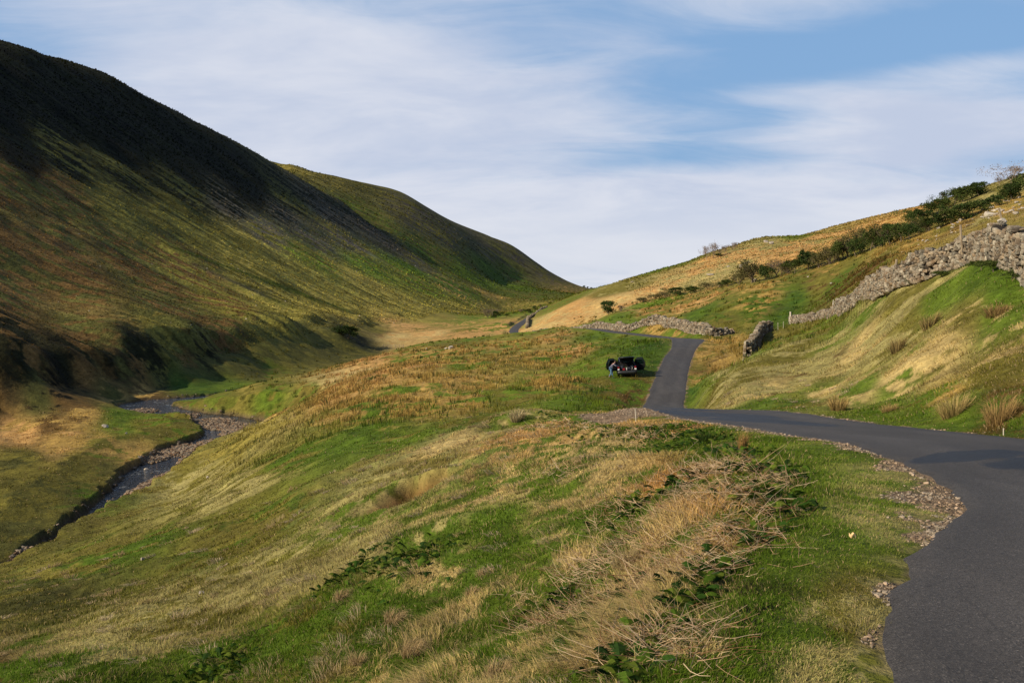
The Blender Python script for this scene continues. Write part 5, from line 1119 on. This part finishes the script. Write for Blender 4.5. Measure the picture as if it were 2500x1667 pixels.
# body: rear corner panels, sills, bonnet and front wings in one shell (y=0 rear bumper, +y forward)
bm = bmesh.new()
for s in (-1, 1):
    # rear quarter: profile in (y, z) with wheel arch, thickness in x
    prof = [(.10, .32), (.10, .55), (.06, .80), (.10, .98), (.22, 1.05), (.34, 1.30), (.50, 1.46), (.72, 1.48), (.92, 1.44), (.96, 1.0), (1.30, .96), (1.36, .62), (1.34, .34), (1.24, .30)]
    arch = [(.92 + .35 * math.cos(t), .32 + .35 * math.sin(t)) for t in np.linspace(.0, math.pi, 9)]
    outl = prof[:-1] + [(1.30, .28)] + arch
    def xs(z): return .87 - .02 * max(0, .7 - z) - max(0, z - .95) * .34
    a = [bm.verts.new((s * xs(z), y, z)) for y, z in outl]; b = [bm.verts.new((s * (xs(z) - .10), y, z)) for y, z in outl]
    f1 = bm.faces.new(a); f2 = bm.faces.new(b[::-1])
    for k in range(len(a)): bm.faces.new((a[k], b[k], b[(k + 1) % len(a)], a[(k + 1) % len(a)]))
    # sill
    boxbm(bm, min(s * .76, s * .87), max(s * .76, s * .87), 1.30, 3.25, .24, .40, .02)
    # front wing with arch
    fw = [(3.15, .32), (3.15, .95), (3.55, .93), (4.15, .80), (4.35, .62), (4.38, .35), (4.12, .28)] + [(3.72 + .35 * math.cos(t), .32 + .35 * math.sin(t)) for t in np.linspace(0, math.pi, 9)]
    a = [bm.verts.new((s * (.87 - max(0, y - 3.9) * .25), y, z)) for y, z in fw]; b = [bm.verts.new((s * (.76 - max(0, y - 3.9) * .25), y, z)) for y, z in fw]
    bm.faces.new(a); bm.faces.new(b[::-1])
    for k in range(len(a)): bm.faces.new((a[k], b[k], b[(k + 1) % len(a)], a[(k + 1) % len(a)]))
body = bm_obj('body', bm, M_paint, car)
sec = []
for y, z0, z1, hw_ in ((3.15, .60, .96, .80), (3.6, .5, .94, .80), (4.1, .4, .84, .76), (4.36, .36, .64, .66), (4.42, .38, .56, .60)):
    sec.append([(-hw_, y, z0), (hw_, y, z0), (hw_, y, z1 - .05), (hw_ - .1, y, z1), (-hw_ + .1, y, z1), (-hw_, y, z1 - .05)])
loft('bonnet', sec, M_paint, car)
# floor pan and boot floor
bm = bmesh.new(); boxbm(bm, -.77, .77, .12, 4.2, .24, .34); boxbm(bm, -.74, .74, .14, 1.2, .34, .60); bm_obj('floor', bm, M_trim, car)
# roof
sec = []
for y, z, hw_ in ((.42, 1.455, .64), (.60, 1.50, .67), (1.2, 1.54, .69), (2.0, 1.55, .69), (2.6, 1.51, .66), (2.85, 1.46, .63)):
    sec.append([(-hw_, y, z - .04), (hw_, y, z - .04), (hw_ - .03, y, z), (hw_ * .5, y, z + .03), (-hw_ * .5, y, z + .03), (-hw_ + .03, y, z)])
loft('roof', sec, M_paint, car)
bm = bmesh.new()
for s in (-1, 1):
    bar_bm(bm, (s * .66, 2.80, 1.46), (s * .78, 3.35, .95), .035); bar_bm(bm, (s * .68, 1.95, 1.52), (s * .83, 1.98, .36), .04)
    bar_bm(bm, (s * .67, 2.8, 1.47), (s * .67, .6, 1.47), .03)
bm_obj('pillar', bm, M_paint, car)
loft('windscreen', [[(-.64, 2.83, 1.46), (.64, 2.83, 1.46), (.64, 2.84, 1.45), (-.64, 2.84, 1.45)], [(-.76, 3.33, .96), (.76, 3.33, .96), (.76, 3.34, .95), (-.76, 3.34, .95)]], M_glass, car)
bm = bmesh.new(); boxbm(bm, -.74, .74, 2.95, 3.25, .60, .98, .05); bm_obj('dashboard', bm, M_trim, car)
for s in (-1, 1):
    bm = bmesh.new(); bmesh.ops.create_grid(bm, x_segments=2, y_segments=2, size=.5)
    for v_ in bm.verts: v_.co = Vector((s * (.80 - .08 * (v_.co.y + .5)), .46 + (v_.co.x + .5) * .42 * (1 - .3 * (v_.co.y + .5)) + .12 * (v_.co.y + .5), 1.04 + (v_.co.y + .5) * .34))
    bmesh.ops.solidify(bm, geom=bm.faces[:], thickness=.01); bm_obj('quarter_window', bm, M_glass, car)
for s in (-.40, .40):
    for y in (1.45, 2.35):
        st_ = empty('seat', (s, y, .34)); st_.parent = car
        bm = bmesh.new(); boxbm(bm, -.26, .26, 0, .5, .05, .24, .05); bm_obj('cushion', bm, M_cloth, st_)
        bm = bmesh.new(); boxbm(bm, -.25, .25, -.12, .04, .2, .78, .05); bm_obj('backrest', bm, M_cloth, st_)
        bm = bmesh.new(); boxbm(bm, -.13, .13, -.12, -.02, .82, 1.0, .04); bm_obj('headrest', bm, M_cloth, st_)
# rear bumper
sec = []
for x_ in np.linspace(-.88, .88, 13):
    c_y = .10 * abs(x_ / .88) ** 4; sec.append([(x_, -.04 + c_y, .34), (x_, -.09 + c_y, .42), (x_, -.08 + c_y, .56), (x_, -.02 + c_y, .62), (x_, .14, .62), (x_, .14, .30)])
loft('rear_bumper', sec, M_bump, car)
bm = bmesh.new(); boxbm(bm, -.60, .60, -.105, -.085, .40, .44, .006); bm_obj('bumper_strip', bm, M_trim, car)
for s in (-1, 1):
    for nm_, z0, z1, mt in (('tail_lamp', .84, 1.02, M_red), ('reversing_lamp', .68, .83, M_clear)):
        bm = bmesh.new(); boxbm(bm, min(s * .70, s * .875), max(s * .70, s * .875), .03, .17, z0, z1, .025); bm_obj(nm_, bm, mt, car)
# wheels
for s in (-1, 1):
    for y in (.92, 3.72):
        wh = empty('wheel', (s * .80, y, .31)); wh.parent = car
        bm = bmesh.new(); prof = [(.19, -.09), (.27, -.105), (.305, -.08), (.315, 0), (.305, .08), (.27, .105), (.19, .09)]; n_ = 28; rg = []
        for k in range(n_):
            t = 6.2832 * k / n_; rg.append([bm.verts.new((x_, r * math.cos(t), r * math.sin(t))) for r, x_ in prof])
        for k in range(n_):
            for j in range(len(prof) - 1): bm.faces.new((rg[k][j], rg[(k + 1) % n_][j], rg[(k + 1) % n_][j + 1], rg[k][j + 1]))
        bm_obj('tyre', bm, M_tyre, wh, True)
        bm = bmesh.new(); bmesh.ops.create_cone(bm, cap_ends=True, segments=24, radius1=.06, radius2=.05, depth=.16, matrix=Matrix.Rotation(math.pi / 2, 4, 'Y'))
        for k in range(5):
            t = 6.2832 * k / 5; bar_bm(bm, (s * .05, 0, 0), (s * .06, .2 * math.cos(t), .2 * math.sin(t)), .035, .025)
        bm_obj('rim', bm, M_alloy, wh)
# tailgate raised on its hinge at the roof
tg_ = empty('tailgate', (0, .45, 1.50)); tg_.parent = car; tg_.rotation_euler = (math.radians(-34), 0, 0)
sec = []
for yy, hw_, zz_ in ((0, .62, 0), (-.25, .66, .03), (-.55, .70, .03), (-.62, .73, .0), (-.95, .74, -.08), (-1.05, .70, -.16)):
    sec.append([(-hw_, yy, zz_ - .05), (hw_, yy, zz_ - .05), (hw_, yy, zz_), (hw_ * .5, yy, zz_ + .03), (-hw_ * .5, yy, zz_ + .03), (-hw_, yy, zz_)])
loft('tailgate_panel', sec, M_paint, tg_)
bm = bmesh.new(); boxbm(bm, -.56, .56, -.54, -.08, .045, .062, .004); bm_obj('rear_window', bm, M_glass, tg_)
bm = bmesh.new(); boxbm(bm, -.2, .2, -.82, -.72, -.135, -.105, .01); bm_obj('handle', bm, M_trim, tg_)
for s in (-1, 1):
    bm = bmesh.new(); bar_bm(bm, (s * .69, .30, 1.15), (s * .66, -.12, 1.55), .014); bm_obj('gas_strut', bm, M_chrome, car)
# doors: hinged at their front edge, swung outward
def door(s, yh, ang, ln, label=None):
    d_ = empty('door', (s * .86, yh, 0)); d_.parent = car; d_.rotation_euler = (0, 0, s * ang)
    pr = [(0, .38), (-ln * .5, .36), (-ln * .92, .40), (-ln, .62), (-ln, .95), (0, .95)]
    bm = bmesh.new(); a = [bm.verts.new((0, y, z)) for y, z in pr]; b = [bm.verts.new((-s * .09, y, z)) for y, z in pr]; bm.faces.new(a); bm.faces.new(b[::-1])
    for k in range(len(a)): bm.faces.new((a[k], b[k], b[(k + 1) % len(a)], a[(k + 1) % len(a)]))
    bm_obj('door_panel', bm, M_paint, d_, False, .012)
    bm = bmesh.new(); fr_ = [(0, .95), (-.12 if ln > 1 else 0, 1.10), (-.38 if ln > 1 else -.12, 1.44), (-ln * .82, 1.46), (-ln, .95)]
    for (y0, z0), (y1, z1) in zip(fr_[:-1], fr_[1:]): bar_bm(bm, (-s * (.04 + (z0 - .95) * .3), y0, z0), (-s * (.04 + (z1 - .95) * .3), y1, z1), .035)
    bm_obj('window_frame', bm, M_trim, d_)
    bm = bmesh.new(); vv = [bm.verts.new((-s * (.045 + (z - .95) * .3), y, z)) for y, z in fr_]; f_ = bm.faces.new(vv); bmesh.ops.solidify(bm, geom=[f_], thickness=.006); bm_obj('window', bm, M_glass, d_)
    bm = bmesh.new(); boxbm(bm, min(s * .005, s * .02), max(s * .005, s * .02), -ln + .03, -.02, .95, .975); bm_obj('chrome_strip', bm, M_chrome, d_)
    bm = bmesh.new(); boxbm(bm, min(s * .01, s * .04), max(s * .01, s * .04), -ln + .10, -ln + .28, .80, .835, .008); bm_obj('handle', bm, M_chrome, d_)
    bm = bmesh.new(); boxbm(bm, min(-s * .09, -s * .14), max(-s * .09, -s * .14), -ln + .15, -.15, .58, .68, .02); bm_obj('armrest', bm, M_cloth, d_)
    if label: d_['label'] = label
    return d_
door(-1, 3.12, math.radians(68), 1.12); door(1, 3.12, math.radians(66), 1.12); door(-1, 1.98, math.radians(72), .92); door(1, 1.98, math.radians(70), .92)
for s in (-1, 1):
    bm = bmesh.new(); boxbm(bm, min(s * .88, s * 1.04), max(s * .88, s * 1.04), 3.0, 3.1, .93, 1.06, .03); 
    dd = [c_ for c_ in bpy.data.objects if c_.name.startswith('door') and c_.parent == car and abs(c_.location.y - 3.12) < .01 and c_.location.x * s > 0][0]
    for v_ in bm.verts: v_.co += Vector((-s * .86, -3.25, 0))
    bm_obj('wing_mirror', bm, M_trim, dd)
# luggage in the boot
def lug(name, loc, build, mat, label, cat):
    bm = bmesh.new(); build(bm); o = bm_obj(name, bm, mat, None, True); o.matrix_world = car_m @ Matrix.Translation(loc); tag(o, label, cat); return o
bpy.context.view_layer.update(); car_m = car.matrix_world.copy()
m = newmat('red bag cloth'); bsdf((.22, .015, .02), .8, .2); M_rb = m
m = newmat('white plastic'); bsdf((.5, .5, .5), .4, .4); M_wp = m
m = newmat('dark bag cloth'); bsdf((.03, .035, .05), .85, .2); M_db = m
lug('red_bag', (-.28, .30, .61), lambda b: (boxbm(b, -.13, .13, -.1, .12, 0, .2, .05), bar_bm(b, (-.07, 0, .2), (.07, 0, .24), .015)), M_rb, 'small red bag in the open boot of the black car', 'bag')
lug('holdall', (.10, .55, .61), lambda b: (boxbm(b, -.30, .30, -.16, .16, 0, .26, .08), bar_bm(b, (-.15, 0, .26), (.15, 0, .32), .015)), M_db, 'dark holdall in the middle of the car boot', 'bag')
lug('rucksack', (-.45, .45, .61), lambda b: (boxbm(b, -.16, .16, -.13, .13, 0, .48, .08), boxbm(b, -.11, .11, -.20, -.12, .05, .25, .03)), M_db, 'upright dark rucksack at the left of the car boot', 'bag')
lug('water_bottle', (-.02, .26, .61), lambda b: (bmesh.ops.create_cone(b, cap_ends=True, segments=14, radius1=.045, radius2=.045, depth=.22, matrix=Matrix.Translation((0, 0, .11))), bmesh.ops.create_cone(b, cap_ends=True, segments=14, radius1=.045, radius2=.018, depth=.06, matrix=Matrix.Translation((0, 0, .25)))), M_wp, 'white bottle standing in the car boot', 'bottle')
lug('folded_stool', (.50, .36, .61), lambda b: (bar_bm(b, (-.1, 0, 0), (.12, .03, .42), .014), bar_bm(b, (.1, 0, 0), (-.1, .03, .42), .014), bar_bm(b, (-.12, .02, .42), (.14, .03, .42), .02)), M_wp, 'folded white framed stool at the right of the car boot', 'stool')

# ---------------------------------------------------------------- person leaning into the car
m = newmat('skin'); bsdf((.42, .24, .17), .6, .3); M_skin = m
m = newmat('denim'); co = objco(); bsdf(mixc(noise(co, 14, 4), (.07, .14, .24), (.13, .23, .36)), .9, .1); M_denim = m
m = newmat('plaid shirt'); co = objco(); sp_ = nt.nodes.new('ShaderNodeSeparateXYZ'); nt.links.new(mapped(co, (1, 1, 1), (0, math.radians(-35), 0)), sp_.inputs[0])
def stripe(v_, per, wd): return math_n('LESS_THAN', math_n('FRACT', math_n('ABSOLUTE', math_n('MULTIPLY', v_, 1 / per))), wd)
sm = math_n('MAXIMUM', stripe(sp_.outputs[2], .13, .2), stripe(sp_.outputs[0], .12, .18)); bsdf(mixc(sm, (.014, .018, .05), (.40, .40, .52)), .9, .1); M_plaid = m
m = newmat('hair'); bsdf((.05, .032, .02), .7, .3); M_hair = m
m = newmat('shoe'); bsdf((.03, .03, .03), .6, .3); M_shoe = m
m = newmat('pale sock'); bsdf((.6, .6, .6), .8, .2); M_sock = m
pp = G3(1492.5, 93.6); person = empty('person', pp); tag(person, 'person in blue jeans and dark plaid shirt leaning into the black car', 'person')
def skin(name, verts, edges, rad, mat, sub=2, root=0):
    me = bpy.data.meshes.new(name); me.from_pydata([tuple(v_) for v_ in verts], edges, []); o = bpy.data.objects.new(name, me); C.objects.link(o); me.materials.append(mat)
    md = o.modifiers.new('skin', 'SKIN'); md.use_smooth_shade = True
    for i, r in enumerate(rad):
        sv2 = me.skin_vertices[0].data[i]; sv2.radius = r if isinstance(r, tuple) else (r, r)
    me.skin_vertices[0].data[root].use_root = True
    ss = o.modifiers.new('sub', 'SUBSURF'); ss.levels = sub; ss.render_levels = sub; o.parent = person; return o
# x to the car, y away from the camera, z up; hips over the feet, trunk bent forward towards the car
J = dict(pel=(-.06, 0, .93), wai=(.04, 0, 1.08), che=(.17, .02, 1.27), nk=(.28, .03, 1.41), hd=(.36, .05, 1.50), ht=(.43, .06, 1.58),
         sl=(.22, .20, 1.36), sr=(.22, -.17, 1.36), el=(.44, .26, 1.20), er=(.42, -.20, 1.17), wl=(.66, .24, 1.16), wr=(.64, -.12, 1.12), hl=(.74, .23, 1.15), hr=(.72, -.10, 1.11),
         pl=(-.06, .10, .90), pr=(-.05, -.10, .90), kl=(.10, .13, .50), kr=(-.02, -.12, .50), al=(.13, .12, .10), ar=(-.24, -.14, .14), tl=(.27, .10, .045), tr=(-.14, -.16, .045))
names = list(J); ix = {k: i for i, k in enumerate(names)}
E = [('pel','wai'),('wai','che'),('che','nk'),('nk','hd'),('hd','ht'),('che','sl'),('che','sr'),('sl','el'),('sr','er'),('el','wl'),('er','wr'),('wl','hl'),('wr','hr'),('pel','pl'),('pel','pr'),('pl','kl'),('pr','kr'),('kl','al'),('kr','ar'),('al','tl'),('ar','tr')]
R = dict(pel=(.12,.14), wai=(.11,.13), che=(.12,.15), nk=.055, hd=.085, ht=.07, sl=.06, sr=.06, el=.042, er=.042, wl=.028, wr=.028, hl=.035, hr=.035, pl=.085, pr=.085, kl=.058, kr=.058, al=.038, ar=.038, tl=.035, tr=.035)
skin('body', [J[k] for k in names], [(ix[a], ix[b]) for a, b in E], [R[k] for k in names], M_skin)
def sub_skin(name, ks, es, grow, mat, override={}):
    ii = {k: i for i, k in enumerate(ks)}; rr = []
    for k in ks:
        r = override.get(k, R[k]); rr.append(tuple(q + grow for q in r) if isinstance(r, tuple) else r + grow)
    return skin(name, [J[k] for k in ks], [(ii[a], ii[b]) for a, b in es], rr, mat)
sub_skin('shirt', ['wai','pel','che','sl','sr','el','er','wl','wr'], [('pel','wai'),('wai','che'),('che','sl'),('che','sr'),('sl','el'),('sr','er'),('el','wl'),('er','wr')], .022, M_plaid)
J['al2'] = (.128, .12, .15); J['ar2'] = (-.21, -.138, .18); R['al2'] = .045; R['ar2'] = .045
sub_skin('jeans', ['pel','pl','pr','kl','kr','al2','ar2'], [('pel','pl'),('pel','pr'),('pl','kl'),('pr','kr'),('kl','al2'),('kr','ar2')], .020, M_denim)
for nm_, A_, B_, mt in (('shoe', 'al', 'tl', M_sock), ('shoe', 'ar', 'tr', M_shoe)):
    a = Vector(J[A_]) - Vector((.04, 0, .045)); b = Vector(J[B_]) + Vector((.03, 0, 0)); skin(nm_, [a, (a + b) / 2, b], [(0, 1), (1, 2)], [.052, .055, .042], mt, 2)
h0, h1 = Vector(J['hd']), Vector(J['ht']); bm = bmesh.new(); bmesh.ops.create_uvsphere(bm, u_segments=20, v_segments=14, radius=.115)
dn = (h1 - h0).normalized(); 
for v_ in bm.verts:
    v_.co *= 1 + .05 * math.sin(v_.co.x * 60) * math.cos(v_.co.y * 50)
bmesh.ops.delete(bm, geom=[v_ for v_ in bm.verts if v_.co.x > .045 and v_.co.z < .05], context='VERTS')
bmesh.ops.translate(bm, verts=bm.verts, vec=h0 + dn * .05 + Vector((-.01, 0, .02))); bm_obj('hair', bm, M_hair, person, True)
for s_, hk, wk in ((1, 'hl', 'wl'), (-1, 'hr', 'wr')):
    h_ = Vector(J[hk]); d_ = (h_ - Vector(J[wk])).normalized()
    for i in range(4):
        o_ = Vector((0, (i - 1.5) * .02, 0)); a = h_ + o_ + d_ * .01; ln = (.07, .08, .078, .06)[i]
        skin('finger', [a, a + d_ * ln * .5 + Vector((0, 0, -.008)), a + d_ * ln * .9 + Vector((0, 0, -.03))], [(0, 1), (1, 2)], [.010, .009, .008], M_skin, 1)
    a = h_ + Vector((-.02, -s_ * .03, 0)); skin('thumb', [a, a + Vector((.02, -s_ * .025, 0)), a + Vector((.045, -s_ * .03, -.01))], [(0, 1), (1, 2)], [.012, .010, .009], M_skin, 1)
